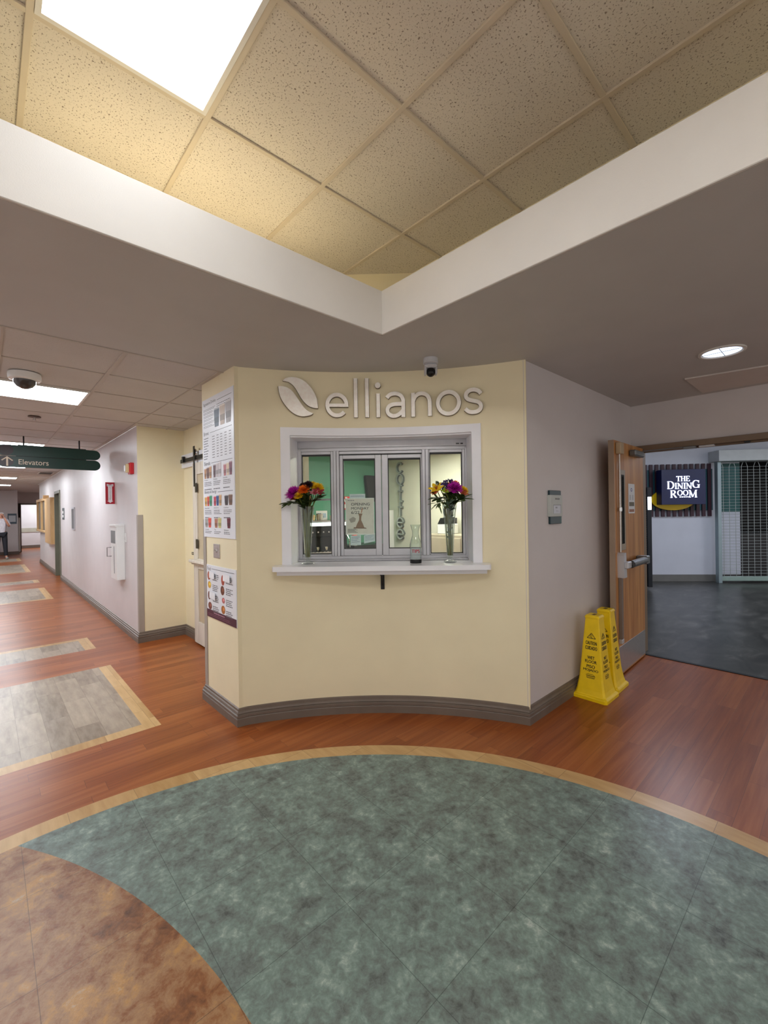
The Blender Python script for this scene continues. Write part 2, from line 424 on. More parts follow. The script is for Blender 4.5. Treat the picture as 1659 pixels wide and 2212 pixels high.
# ------------------------------------------------------------------ ceilings
c = MB()
X0, X1, Y0, Y1 = -2.7, 5.2, -3.1, 3.22
q_ = 0.0161
for (a, b_, d, e) in ((X0, RX0-q_, Y0, Y1), (FX+q_, X1, Y0, Y1), (RX0-q_, FX+q_, Y0, RY0-q_), (RX0-q_, FX+q_, FY+q_, Y1)):
    c.box(a, b_, d, e, SOF, SOF+0.06, m_soffit)
struct(c, 'ceiling')
# fascia around the opening: lip, face, cap
fa = MB(); t_ = 0.016; FT = 2.884
fa.box(RX0-t_, FX+t_, FY, FY+t_, SOF-0.001, FT, m_fascia, 0.003)
fa.box(FX, FX+t_, RY0-t_, FY+t_, SOF-0.001, FT, m_fascia, 0.003)
fa.box(RX0-t_, RX0, RY0-t_, FY+t_, SOF-0.001, FT, m_fascia, 0.003)
fa.box(RX0-t_, FX+t_, RY0-t_, RY0, SOF-0.001, FT, m_fascia, 0.003)
struct(fa, 'trim_1')
# raised tile field with chamfered far corner
CWX, CWY = 2.346, 2.532
c = MB().flat([(-1.8, -1.6), (CWX, -1.6), (CWX, 2.195), (1.99, CWY), (-1.8, CWY)], TRAY, TRAY+0.03, m_tile)
struct(c, 'ceiling')
c = MB()
for (a, b_) in (((CWX, -1.6), (CWX, 2.195)), ((CWX, 2.195), (1.99, CWY)), ((1.99, CWY), (-1.8, CWY)), ((-1.8, CWY), (-1.8, -1.6)), ((-1.8, -1.6), (CWX, -1.6))):
    ax, ay = a; bx, by = b_
    c.add([(ax, ay, SOF), (bx, by, SOF), (bx, by, TRAY), (ax, ay, TRAY)], [(0, 1, 2, 3)], m_yellow)
struct(c, 'wall_upper')
g = MB(); gx = 0.137; gy = 1.923
GH = 0.010
for i in range(-3, 4):
    x = gx+i*0.6096
    if -1.8 < x < CWX: g.box(x-0.012, x+0.012, -1.6, (CWY if x < 1.99 else CWY-(x-1.99)*0.95), TRAY-GH, TRAY+0.001, m_grid, 0.002)
for j in range(-1, 6):
    y = gy-j*0.6096
    if -1.6 < y < CWY: g.box(-1.8, (CWX if y < 2.195 else CWX-(y-2.195)*1.05), y-0.012, y+0.012, TRAY-GH+0.0006, TRAY+0.0005, m_grid, 0.002)
struct(g, 'trim_2')
# corridor tile ceiling and its grid
HC = SOF
c = MB().box(-1.2, 1.36, Y1, 18.9, HC, HC+0.03, m_halltile).box(1.36, 1.92, 3.66, 5.87, HC, HC+0.03, m_halltile).box(-1.2, 3.2, 18.9, 27.5, HC, HC+0.03, m_halltile)
struct(c, 'ceiling')
g = MB(); HG = 0.006
for x in (-1.12, -0.52, 0.09, 0.70, 1.32):
    w = 0.014 if abs(x-0.70) < .01 else 0.008
    g.box(x-w, x+w, Y1+.01, 18.9, HC-HG, HC+.001, m_hallgrid, 0.002)
k = 0
while 3.23+k*0.61 < 18.9:
    y = 3.23+k*0.61 if k else 3.235
    g.box(-1.2, 1.36, y-0.008, y+0.008, HC-HG+.0005, HC+.0005, m_hallgrid, 0.002); k += 1
for x in (1.70,): g.box(x-.008, x+.008, 3.68, 5.85, HC-HG, HC+.001, m_hallgrid)
for k in range(1, 5): g.box(1.36, 1.9, 3.23+k*.61-.008, 3.23+k*.61+.008, HC-HG, HC+.001, m_hallgrid)
struct(g, 'trim_3')

# ------------------------------------------------------------------ lights of the place
m_lens = emis('ceiling_light_lens', (246, 250, 255), TRAY_LIGHT)
m_hlens = emis('corridor_light_lens', (240, 248, 255), HALL_LIGHT)
m_frame_w = mat('light_frame_white', (222, 220, 214), 0.4)
def troffer(x0, x1, y0, y1, z, lens, label, group=None, name='ceiling_light'):
    t = thing(name, label, 'ceiling light', ((x0+x1)/2, (y0+y1)/2, z), 0, group)
    hx = (x1-x0)/2; hy = (y1-y0)/2; f = 0.018
    fr = MB()
    fr.box(-hx, hx, -hy, -hy+f, -0.012, 0, m_frame_w); fr.box(-hx, hx, hy-f, hy, -0.012, 0, m_frame_w)
    fr.box(-hx, -hx+f, -hy+f, hy-f, -0.012, 0, m_frame_w); fr.box(hx-f, hx, -hy+f, hy-f, -0.012, 0, m_frame_w)
    fr.build('frame', t)
    MB().box(-hx+f, hx-f, -hy+f, hy-f, -0.008, -0.004, lens).build('lens', t)
    return t
troffer(0.149, 0.735, 0.716, 1.911, TRAY-0.001, m_lens, 'large bright white lens light in the raised yellowish tile ceiling')
for k, lab in enumerate(('nearest bright rectangular light in the corridor ceiling, beside the white dome camera', 'second bright rectangular corridor light, just behind the hanging green sign',
                         'third corridor ceiling light, seen as a thin bar under the green sign', 'fourth corridor ceiling light, a small bright bar near the far end',
                         'farthest small bright corridor light, above the far white wall')):
    y = 4.46+3.66*k
    troffer(-0.51, 0.69, y+0.01, y+0.60, HC-0.001, m_hlens, lab, 'corridor ceiling lights')
troffer(1.5, 2.7, 25.8, 26.4, HC-0.001, m_hlens, 'unseen ceiling light added to brighten the small space behind the far doorway')  # lamp out of view, put in to brighten the space past the doorway
# out of view: a rear lens added for brightness, then the cove tubes
m_lens2 = emis('rear_fill_lens', (255, 252, 248), REAR_LIGHT)
t0 = troffer(-0.46, 0.13, -1.1, 0.1, TRAY-0.001, m_lens2, 'unseen second lens light added above and behind the viewer to brighten the lobby')
m_cove = emis('warm_cove_tube', (255, 238, 200), COVE_LIGHT)
def cove(x0, x1, y0, y1, label):
    t = thing('cove_lamp', label, 'lamp', ((x0+x1)/2, (y0+y1)/2, SOF+0.06), 0)
    hx = (x1-x0)/2; hy = (y1-y0)/2
    MB().box(-hx, hx, -hy, hy, 0, 0.05, m_frame_w, 0.004).build('housing', t)
    MB().box(-hx*0.95, hx*0.95, -hy*0.7, hy*0.7, 0.05, 0.075, m_cove, 0.004).build('tube', t)
cove(0.1, 1.5, 2.2, 2.28, 'warm tube lamp hidden on the ledge behind the left fascia')
cove(2.0, 2.06, -1.2, -0.6, 'warm tube lamp hidden on the ledge behind the right fascia')

# ------------------------------------------------------------------ kiosk: curved wall with the window opening
def cyl(p):                       # local (arc length s, offset towards room's inside y, z) -> local frame
    a = p[0]/RW; r = RW+p[1]
    return (r*math.sin(a), r*math.cos(a), p[2])
OPL, OPR, OPB, OPT = -0.70, 0.678, 1.12, 2.128
sA, sB = PHI_A*RW, PHI_B*RW; sL = math.asin(OPL/RW)*RW; sR = math.asin(OPR/RW)*RW
def arcs(mb, s0, s1, z0, z1, d0, d1, m, n=None):
    n = n or max(2, int(abs(s1-s0)/0.05))
    vs = []
    for i in range(n+1):
        s = s0+(s1-s0)*i/n
        for (d, z) in ((d0, z0), (d0, z1), (d1, z1), (d1, z0)): vs.append((s, d, z))
    fs = []
    for i in range(n):
        for j in range(4): fs.append((i*4+j, i*4+(j+1) % 4, (i+1)*4+(j+1) % 4, (i+1)*4+j))
    fs += [(0, 1, 2, 3), tuple(n*4+j for j in (3, 2, 1, 0))]
    mb.add(vs, fs, m, cyl)
TW = 0.13
w = MB()
arcs(w, sA, sL, 0, SOF, 0, TW, m_yellow); arcs(w, sR, sB, 0, SOF, 0, TW, m_yellow)
arcs(w, sL, sR, 0, OPB, 0, TW, m_yellow, 28); arcs(w, sL, sR, OPT, SOF, 0, TW, m_yellow, 28)
struct(w, 'wall_center', (CX, CY, 0), LROT, True)
# left face of the kiosk (corridor side), end, niche walls
struct(MB().box(WX, WX+0.12, 3.045, 3.68, 0, SOF, m_yellow), 'wall_left')
struct(MB().box(WX+.001, 2.31, 3.56, 3.68, 0, SOF, m_yellow_in), 'wall_left')
struct(MB().box(1.905, 2.02, 3.68, 5.856, 0, SOF, m_yellow), 'wall_left')
struct(MB().box(1.366, 1.905, 5.856, 5.97, 0, SOF, m_yellow), 'wall_left')
# corridor right-hand wall with doorway
w = MB(); w.box(1.365, 1.366, 5.856, 13.05, 0, SOF, m_white); w.box(1.366, 1.5, 5.97, 13.05, 0, SOF, m_white)
w.box(1.365, 1.5, 14.1, 18.4, 0, SOF, m_white); w.box(1.365, 1.5, 13.05, 14.1, 2.14, SOF, m_white)
struct(w, 'wall_right')
struct(MB().box(1.5, 3.2, 18.28, 18.4, 0, SOF, m_white), 'wall_right')
struct(MB().box(2.8585, 5.2, WY, WY+0.12, 0, SOF, m_lilac), 'wall_right')
# header over the double door and its jamb side
w = MB(); w.box(HX, HX+0.14, -3.1, WY, 2.19, SOF, m_lilac); w.box(HX, HX+0.14, -3.1, -0.42, 0, 2.19, m_lilac); w.box(HX, HX+0.14, 1.56, WY, 0, 2.19, m_lilac)
struct(w, 'wall_header')
# wall beside the corridor mouth, left of the viewer (the lobby stays open behind the viewer)
struct(MB().box(-2.7, -1.2, 3.22, 3.34, 0, SOF, m_white), 'wall_back')
struct(MB().box(-1.3, -1.2, 3.34, 27.5, 0, SOF, m_white), 'wall_left')
# far end of the corridor
struct(MB().box(-1.2, 1.02, 23.25, 23.4, 0, SOF, m_white), 'wall_far')
struct(MB().box(0.92, 1.03, 23.4, 27.4, 0, SOF, m_white), 'wall_far')
w = MB(); w.box(1.03, 3.2, 25.2, 25.3, 2.13, SOF, m_lilac); w.box(1.03, 1.13, 25.2, 25.3, 0, 2.13, m_lilac); struct(w, 'wall_far')
w = MB(); w.box(1.03, 3.2, 27.3, 27.45, 0, SOF, m_white)
w.box(1.03, 3.2, 27.27, 27.3, 0.78, 0.98, mat('handrail_panel', (176, 172, 156), .5)); w.box(1.03, 3.2, 27.27, 27.3, 0.0, 0.14, m_base)
struct(w, 'wall_far')
struct(MB().box(3.1, 3.2, 18.4, 27.4, 0, SOF, m_white), 'wall_right')

# ------------------------------------------------------------------ baseboards (moulded profile swept along the walls)
PROF = [(0.0, 0.0), (0.024, 0.0), (0.024, 0.052), (0.019, 0.057), (0.024, 0.063), (0.024, 0.078), (0.015, 0.084), (0.020, 0.090), (0.016, 0.102), (0.009, 0.106), (0.008, 0.120), (0.0, 0.126)]
def base_path(path, name, m, prof=PROF):
    """path in (x, y); the board sits on the left-hand side of the walking direction"""
    n = len(path); P = [Vector(p) for p in path]; vs = []; k = len(prof)
    for i in range(n):
        d1 = (P[i]-P[i-1]).normalized() if i else (P[1]-P[0]).normalized()
        d2 = (P[i+1]-P[i]).normalized() if i < n-1 else d1
        n1 = Vector((-d1.y, d1.x)); n2 = Vector((-d2.y, d2.x)); b = (n1+n2); b.normalize(); s = 1/max(0.3, b.dot(n1))
        for (o, z) in prof: q = P[i]+b*o*s; vs.append((q.x, q.y, z))
    fs = [(i*k+j, i*k+j+1, (i+1)*k+j+1, (i+1)*k+j) for i in range(n-1) for j in range(k-1)]
    fs += [tuple(range(k)), tuple((n-1)*k+j for j in range(k))[::-1]]
    return struct(MB().add(vs, fs, m), name)
def l2w(x, y): return (CX+x*math.cos(LROT)-y*math.sin(LROT), CY+x*math.sin(LROT)+y*math.cos(LROT))
arc = [l2w(RW*math.sin(s/RW), RW*math.cos(s/RW)) for s in [sA+(sB-sA)*i/40 for i in range(41)]]
arc[0] = (WX, 3.045); arc[-1] = (2.858, WY)
base_path([(5.05, WY)]+[(2.858, WY)]+arc[-2:0:-1]+[(WX, 3.045), (WX, 3.68), (1.9, 3.68)], 'baseboard_center', m_base)
base_path([(1.905, 3.70), (1.905, 5.856), (1.365, 5.856), (1.365, 13.03)], 'baseboard_right', m_base)
base_path([(1.365, 14.12), (1.365, 18.4), (3.1, 18.4)], 'baseboard_right', m_base)
base_path([(1.03, 25.1), (1.03, 23.25), (-1.2, 23.25), ], 'baseboard_far', m_base)

# ------------------------------------------------------------------ kiosk room behind the window
SC = 2.40
struct(MB().box(2.02, 5.2, 5.3, 5.42, 0, SOF, m_green_wall), 'wall_far')
struct(MB().box(5.0, 5.079, 1.72, 5.3, 0, SOF, m_yellow_in), 'wall_right')
struct(MB().box(2.021, 2.03, 3.68, 5.3, 0, SOF, m_yellow_in), 'wall_left')
struct(MB().flat([(1.6, 3.55), (1.6, 3.25), (2.3, 2.9), (3.1, 2.0), (3.3, 1.73), (4.99, 1.73), (4.99, 5.29), (2.04, 5.29), (2.04, 3.7), (2.32, 3.69), (2.32, 3.55)], SC, SC+0.04, mat('kiosk_ceiling_paint', (200, 204, 200), .8)), 'ceiling')
m_shop = emis('kiosk_light_lens', (255, 250, 236), SHOP_LIGHT)
troffer(3.7, 4.3, 2.9, 4.1, SC-0.001, m_shop, 'ceiling light inside the kiosk room behind the service window')
RM = (CX, CY, 0)

# ------------------------------------------------------------------ service window (local frame of the curved wall)
win = structroot('window_1', RM, LROT)
cas = MB(); CT = -0.022
sLo, sRo = math.asin(-0.763/RW)*RW, math.asin(0.739/RW)*RW
arcs(cas, sLo, sL, 1.155, 2.187, CT, 0.0, m_whitepaint, 3); arcs(cas, sR, sRo, 1.155, 2.187, CT, 0.0, m_whitepaint, 3)
arcs(cas, sL, sR, OPT, 2.187, CT, 0.0, m_whitepaint, 30)
cas.build('casing', win, True)
li = MB()
li.box(OPL-.001, OPL+0.010, 2.735, 3.03, 1.155, OPT, m_whitepaint); li.box(OPR-0.010, OPR+.001, 2.735, 3.03, 1.155, OPT, m_whitepaint)
ap = [l for l in [(RW*math.sin(s/RW), RW*math.cos(s/RW)-0.001) for s in [sL+(sR-sL)*i/24 for i in range(25)]]]
li.flat(ap+[(OPR, 3.03), (OPL, 3.03)], OPT-0.012, OPT-0.0005, m_whitepaint)
li.build('jamb_liner', win)
WF = 2.985; WB = 3.045
h = MB(); h.box(OPL+.01, OPR-.01, 2.975, WB, 2.062, OPT-0.012, m_alu, .002); h.build('head_panel', win)
mk = MB(); mk.box(0.585, 0.61, 2.9735, 2.975, 2.073, 2.083, ink(90, 90, 92)); mk.box(0.62, 0.64, 2.9735, 2.975, 2.073, 2.083, ink(60, 60, 62)); mk.build('maker_plate', win)
fr = MB()
fr.box(-0.690, -0.664, WF, WB, 1.165, 2.062, m_alu, .002); fr.box(0.655, 0.668, WF, WB, 1.165, 2.062, m_alu, .002)
fr.box(-0.664, 0.655, WF, WB, 1.165, 1.189, m_alu, .002); fr.box(-0.664, 0.655, WF, WB, 2.036, 2.062, m_alu, .002)
fr.box(-0.40, 0.312, WF+.008, WB, 2.012, 2.034, m_alu, .002); fr.box(-0.40, 0.312, WF+.02, WB, 2.004, 2.012, m_alu_d)
fr.box(-0.688, 0.666, 2.93, WF, 1.156, 1.166, m_alu, .002)
fr.build('frame', win)
for x0, x1 in ((-0.400, -0.355), (0.312, 0.364)):
    m = MB(); xm = (x0+x1)/2; m.box(x0, xm-.001, WF-.012, WB, 1.189, 2.036, m_alu, .002); m.box(xm+.001, x1, WF-.008, WB, 1.189, 2.036, m_alu, .002); m.build('mullion', win)
def sash(x0, x1, z0, z1, sl, sr, sb, st, y, name, muntin=False):
    s = MB(); yb = y+0.03
    s.box(x0, x0+sl, y, yb, z0, z1, m_alu, .003); s.box(x1-sr, x1, y, yb, z0, z1, m_alu, .003)
    s.box(x0+sl, x1-sr, y, yb, z0, z0+sb, m_alu, .003); s.box(x0+sl, x1-sr, y, yb, z1-st, z1, m_alu, .003)
    g = 0.006; a, b_, c_, d = x0+sl, x1-sr, z0+sb, z1-st
    s.box(a, a+g, y+.008, yb, c_, d, m_alu_d); s.box(b_-g, b_, y+.008, yb, c_, d, m_alu_d); s.box(a, b_, y+.008, yb, c_, c_+g, m_alu_d); s.box(a, b_, y+.008, yb, d-g*2, d, m_alu_d)
    if muntin: s.box(a, b_, y+.02, yb, 1.640, 1.656, m_alu)
    o = s.build(name, win)
    MB().box(a+g, b_-g, y+.014, y+.018, c_+g, d-g, m_glass).build('glass', o)
    return o
sash(-0.667, -0.402, 1.189, 2.036, 0.006, 0.022, 0.016, 0.024, WF+.004, 'fixed_light', True)
sash(0.366, 0.655, 1.189, 2.036, 0.008, 0.022, 0.012, 0.024, WF+.004, 'fixed_light', True)
sash(-0.353, -0.016, 1.189, 2.004, 0.026, 0.050, 0.056, 0.030, WF+.014, 'sliding_sash')
sash(-0.012, 0.312, 1.189, 2.004, 0.050, 0.010, 0.056, 0.030, WF+.014, 'sliding_sash')

# sill shelf, apron, bracket
sh = thing('sill_shelf', 'white solid-surface counter shelf under the service window', 'shelf', RM, LROT)
fx = [(RW*math.sin(s/RW), RW*math.cos(s/RW)-.001) for s in [math.asin(0.79/RW)*RW-(math.asin(0.79/RW)+math.asin(0.815/RW))*RW*i/24 for i in range(25)]]
def rc(cx, cy, r, a0, a1): return [(cx+r*math.cos(math.radians(a0+(a1-a0)*i/6)), cy+r*math.sin(math.radians(a0+(a1-a0)*i/6))) for i in range(7)]
s = MB(); s.flat(rc(-0.775, 2.62, .03, 180, 270)+rc(0.745, 2.62, .03, 270, 360)+fx, 1.120, 1.155, m_sill)
s.box(OPL+.011, OPR-.011, 2.78, 3.04, 1.121, 1.1545, m_sill); s.build('slab', sh)
fx2 = [(x*0.965, y) for x, y in fx]
s = MB(); s.flat([(-0.785, 2.665), (0.755, 2.665)]+fx2, 1.082, 1.1195, m_whitepaint); s.build('apron', sh)
br = thing('shelf_bracket', 'dark steel bracket under the middle of the white window shelf', 'bracket', RM, LROT)
MB().box(-0.026, 0.003, 2.832, 2.838, 0.945, 1.078, m_blackmetal, .001).build('wall_leg', br)
MB().box(-0.026, 0.003, 2.69, 2.838, 1.072, 1.0815, m_blackmetal, .001).build('arm', br)
MB().prism([(0, 0), (0, .1), (.1, .1)], -.004, .004, m_blackmetal, xf=lambda p: (-0.0115+p[1], 2.832-p[0], .975+p[2])).build('gusset', br)

# ------------------------------------------------------------------ metal letters and emblem on the curved wall
LT = -0.032; LB = -0.006
def lz(s): return 2.262-0.006*max(0, s)      # base line
lg = thing('wall_lettering', 'brushed metal leaf emblem and lowercase word above the service window', 'sign', RM, LROT)
WS = 0.0285
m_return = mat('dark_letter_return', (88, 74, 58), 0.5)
def glyph(name, *parts):
    mb = MB()
    for p in parts:
        kind = p[0]
        if kind == 'r':   # ribbon
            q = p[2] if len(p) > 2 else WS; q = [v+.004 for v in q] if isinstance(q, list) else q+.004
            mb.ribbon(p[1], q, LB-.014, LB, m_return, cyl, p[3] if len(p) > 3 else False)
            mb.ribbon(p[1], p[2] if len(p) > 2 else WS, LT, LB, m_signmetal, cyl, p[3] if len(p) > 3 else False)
        elif kind == 'p':
            mx = sum(v[0] for v in p[1])/len(p[1]); mz = sum(v[1] for v in p[1])/len(p[1]); k_ = 1.018 if len(p[1]) > 30 else 1.09
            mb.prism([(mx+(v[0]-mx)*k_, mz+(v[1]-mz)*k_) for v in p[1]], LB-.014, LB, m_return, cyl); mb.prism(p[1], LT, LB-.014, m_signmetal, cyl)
    return mb.build(name, lg)
def px2(p, ox, oy):
    X = ox+p[0]/6.9125; Y = oy+p[1]/6.9125
    return (-0.7794+(X-600)*0.0034, 2.56-(Y-815)*0.0034)
leaf1 = smoothpts([(135, 155), (180, 120), (270, 98), (370, 110), (470, 160), (560, 250), (620, 350), (650, 440), (662, 550)], 4)+smoothpts([(660, 562), (600, 558), (530, 535), (460, 480), (400, 400), (350, 310), (290, 225), (220, 175), (140, 162)], 4)
leaf2 = smoothpts([(68, 245), (130, 245), (210, 265), (280, 320), (340, 400), (400, 490), (460, 570), (520, 615), (585, 640)], 4)+smoothpts([(575, 652), (530, 675), (430, 692), (330, 670), (240, 610), (160, 520), (105, 430), (75, 330), (66, 255)], 4)
for lf in (leaf1, leaf2): glyph('emblem_leaf', ('p', [px2(p, 590, 800) for p in lf][::-1]))
ze = 2.3605
glyph('letter', ('r', ell(-0.343, ze, 0.0735, 0.079, 0, 318, 40)), ('r', [(-0.405, ze-.002), (-0.2555, ze-.002)], 0.024))
glyph('letter', ('r', [(-0.198, 2.266), (-0.198, 2.565)], 0.0275)); glyph('letter', ('r', [(-0.111, 2.266), (-0.111, 2.565)], 0.0275))
glyph('letter', ('r', [(-0.025, 2.265), (-0.025, 2.446)], 0.0275), ('p', ell(-0.027, 2.509, .0215, .0215, 0, 345, 23)))
glyph('letter', ('r', smoothpts([(0.043, 2.412), (0.062, 2.432), (0.090, 2.4425), (0.122, 2.441), (0.152, 2.424), (0.1665, 2.395), (0.168, 2.37), (0.168, 2.262)], 5)),
      ('r', smoothpts([(0.168, 2.362), (0.13, 2.3625), (0.092, 2.361), (0.060, 2.348), (0.046, 2.322), (0.053, 2.292), (0.080, 2.274), (0.112, 2.274), (0.14, 2.288), (0.164, 2.312)], 5)))
glyph('letter', ('r', [(0.244, 2.262), (0.244, 2.442)], 0.0275), ('r', smoothpts([(0.246, 2.385), (0.262, 2.415), (0.290, 2.433), (0.322, 2.434), (0.352, 2.418), (0.368, 2.388), (0.371, 2.35), (0.372, 2.262)], 5)))
glyph('letter', ('r', ell(0.5125, 2.3525, 0.0795, 0.0815, 0, 351, 40), WS, True))
glyph('letter', ('r', smoothpts([(0.752, 2.404), (0.735, 2.424), (0.705, 2.436), (0.672, 2.433), (0.648, 2.414), (0.644, 2.388), (0.660, 2.368), (0.695, 2.355), (0.732, 2.343), (0.751, 2.322), (0.750, 2.295), (0.730, 2.276), (0.700, 2.270), (0.665, 2.276), (0.638, 2.299)], 5)))

# ------------------------------------------------------------------ vertical lettering inside
cl = thing('wall_lettering', 'grey channel letters spelling coffee, stacked on the cream wall inside', 'sign', (4.998, 4.975, 0), -PI/2)
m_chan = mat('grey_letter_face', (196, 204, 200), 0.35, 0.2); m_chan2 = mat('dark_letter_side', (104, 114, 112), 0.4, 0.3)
def cglyph(zc, strokes, w=0.026):
    mb = MB()
    for st in strokes:
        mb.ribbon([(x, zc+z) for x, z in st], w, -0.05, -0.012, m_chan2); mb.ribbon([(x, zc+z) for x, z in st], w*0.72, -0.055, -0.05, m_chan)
    mb.build('letter', cl)
c_ = ell(0, 0, 0.068, 0.078, 42, 318, 22); o_ = ell(0, 0, 0.07, 0.08, 0, 360, 26); e_ = [ell(0, 0, 0.068, 0.075, 2, 318, 26), [(-0.07, 0), (0.068, 0)]]
f_ = [smoothpts([(0.055, 0.118), (0.03, 0.128), (0.008, 0.112), (0.0, 0.08), (0.0, -0.115)], 4), [(-0.04, 0.03), (0.05, 0.03)]]
cglyph(2.245, [c_]); cglyph(2.06, [o_]); cglyph(1.835, f_); cglyph(1.578, f_); cglyph(1.36, e_); cglyph(1.17, e_)

# ------------------------------------------------------------------ posters and papers taped to the glass
PY = WF+.0335
def sheet(mb, x0, x1, z0, z1, y0, y1, m): return mb.box(x0, x1, y0, y1, z0, z1, m)
po = thing('poster', 'beige opening-day poster taped to the inside of the left sliding pane', 'poster', RM, LROT)
p = MB(); sheet(p, -0.312, -0.078, 1.357, 1.656, PY+.002, PY+.003, ink(252, 252, 252)); sheet(p, -0.305, -0.085, 1.365, 1.650, PY+.001, PY+.002, ink(238, 230, 222)); p.build('sheet', po)
p = MB(); K = ink(36, 38, 42)
put_text(p, 'OPENING', -0.266, -0.114, 1.595, 1.617, PY, K, bold=.012); put_text(p, 'MONDAY', -0.266, -0.122, 1.562, 1.583, PY, K, bold=.012); put_text(p, '6/22', -0.266, -0.198, 1.528, 1.550, PY, K, bold=.012)
for i in range(5): p.box(-0.296, -0.215-0.012*(i % 3), PY, PY+.001, 1.376+i*.0065, 1.379+i*.0065, ink(90, 86, 84))
for i in range(4): p.box(-0.292+.014*i, -0.284+.014*i, PY, PY+.001, 1.634, 1.640, ink(90, 92, 110))
p.build('print', po)
p = MB(); bz = 1.415
p.prism([(-0.232, bz), (-0.16, bz), (-0.172, bz+.03), (-0.186, bz+.062), (-0.184, bz+.09), (-0.174, bz+.115), (-0.208, bz+.115), (-0.201, bz+.09), (-0.203, bz+.062), (-0.22, bz+.03)], PY-.0002, PY+.001, ink(150, 112, 84))
p.prism([(-0.25, bz-.006), (-0.14, bz-.008), (-0.15, bz), (-0.245, bz+.004)], PY-.0003, PY+.001, ink(128, 92, 66))
p.prism([(-0.188, bz+.12), (-0.18, bz+.12), (-0.17, bz+.16), (-0.178, bz+.16)], PY-.0003, PY+.001, ink(190, 130, 100))
p.prism([(-0.27, bz+.04), (-0.235, bz+.05), (-0.228, bz+.075), (-0.25, bz+.09), (-0.285, bz+.07)], PY-.0003, PY+.001, ink(176, 166, 158))
p.build('picture', po)
def paper(x0, x1, z0, z1, lab, y=PY+.004, lines=4, tilt=0.0, loc=RM, rz=LROT, col=(222, 232, 240)):
    t = thing('paper_note', lab, 'paper', loc, rz)
    xf = (lambda q: (q[0], q[1], q[2]+tilt*(q[0]-x0)))
    MB().box(x0, x1, y, y+.0008, z0, z1, ink(*col), xf=xf).build('sheet', t)
    p = MB(); dz = (z1-z0)/(lines+2)
    for i in range(lines): p.box(x0+.008, x1-.01-.01*(i % 3), y-.0006, y, z1-dz*(i+1.2), z1-dz*(i+1.2)+dz*.25, ink(120, 140, 170), xf=xf)
    p.build('print', t); return t
paper(-0.278, -0.15, 1.640, 1.690, 'pale note sticking up behind the top of the beige poster', lines=1)
paper(-0.275, -0.19, 1.272, 1.350, 'pale blue note taped under the left half of the beige poster', tilt=0.04)
paper(-0.165, -0.075, 1.285, 1.352, 'pale printed note taped under the right half of the beige poster', tilt=0.2)

# ------------------------------------------------------------------ vases, flowers and tip carafe
def vase(u, w_, lab):
    t = thing('flower_vase', lab, 'vase', l2w(u, w_)+(1.155,), LROT)
    MB().lathe([(0.0, 0), (0.046, 0.0), (0.050, 0.004), (0.046, 0.008), (0.020, 0.018), (0.014, 0.030), (0.016, 0.040), (0.0, 0.042)], m_vase, 32, cap=False).build('foot', t, True)
    out = [(0.014, 0.038), (0.024, 0.046), (0.0265, 0.09), (0.033, 0.20), (0.041, 0.33), (0.0545, 0.435)]
    inn = [(0.052, 0.435), (0.0385, 0.33), (0.031, 0.20), (0.0245, 0.09), (0.021, 0.050), (0.0, 0.046)]
    MB().lathe(out+inn, m_vase, 40, cap=False).build('bowl', t, True)
    return t
vase(-0.575, 2.775, 'tall fluted glass flower vase at the left end of the window shelf')
vase(0.502, 2.775, 'tall fluted glass flower vase at the right end of the window shelf')
m_stem = mat('flower_stem', (92, 100, 38), 0.6, 0, 0.2, 20); m_leaf = mat('leaf_green', (58, 78, 34), 0.55, 0, 0.25, 18); m_leaf2 = mat('eucalyptus_leaf', (92, 112, 92), 0.6, 0, 0.15, 14)
PET = {k: mat('petal_'+k, v, 0.6, 0, 0.18, 30) for k, v in dict(magenta=(190, 30, 170), orange=(245, 118, 20), yellow=(240, 196, 20), dark=(52, 26, 34), maroon=(140, 34, 50), pink=(190, 110, 120), purple=(52, 34, 96), lime=(150, 176, 40), rust=(180, 88, 44), green=(70, 84, 60), peach=(226, 168, 104)).items()}
def petal(mb, base, d, up, L, wd, m, curl=0.25, n=4, tipw=0.35):
    d = d.normalized(); side = d.cross(up).normalized(); nn = side.cross(d).normalized(); vs = []
    for i in range(n+1):
        t = i/n; c = base+d*(L*t)+nn*(curl*L*t*t); ww = wd*(math.sin(PI*min(1, 0.12+t*0.8))**0.7)*(1 if t < .9 else tipw)
        vs += [c-side*ww/2, c+nn*ww*0.12, c+side*ww/2]
    fs = []
    for i in range(n): fs += [(3*i, 3*i+1, 3*i+4, 3*i+3), (3*i+1, 3*i+2, 3*i+5, 3*i+4)]
    mb.add(vs, fs, m)
def frame_of(ax):
    ax = ax.normalized(); a = ax.orthogonal().normalized(); b = ax.cross(a); return ax, a, b
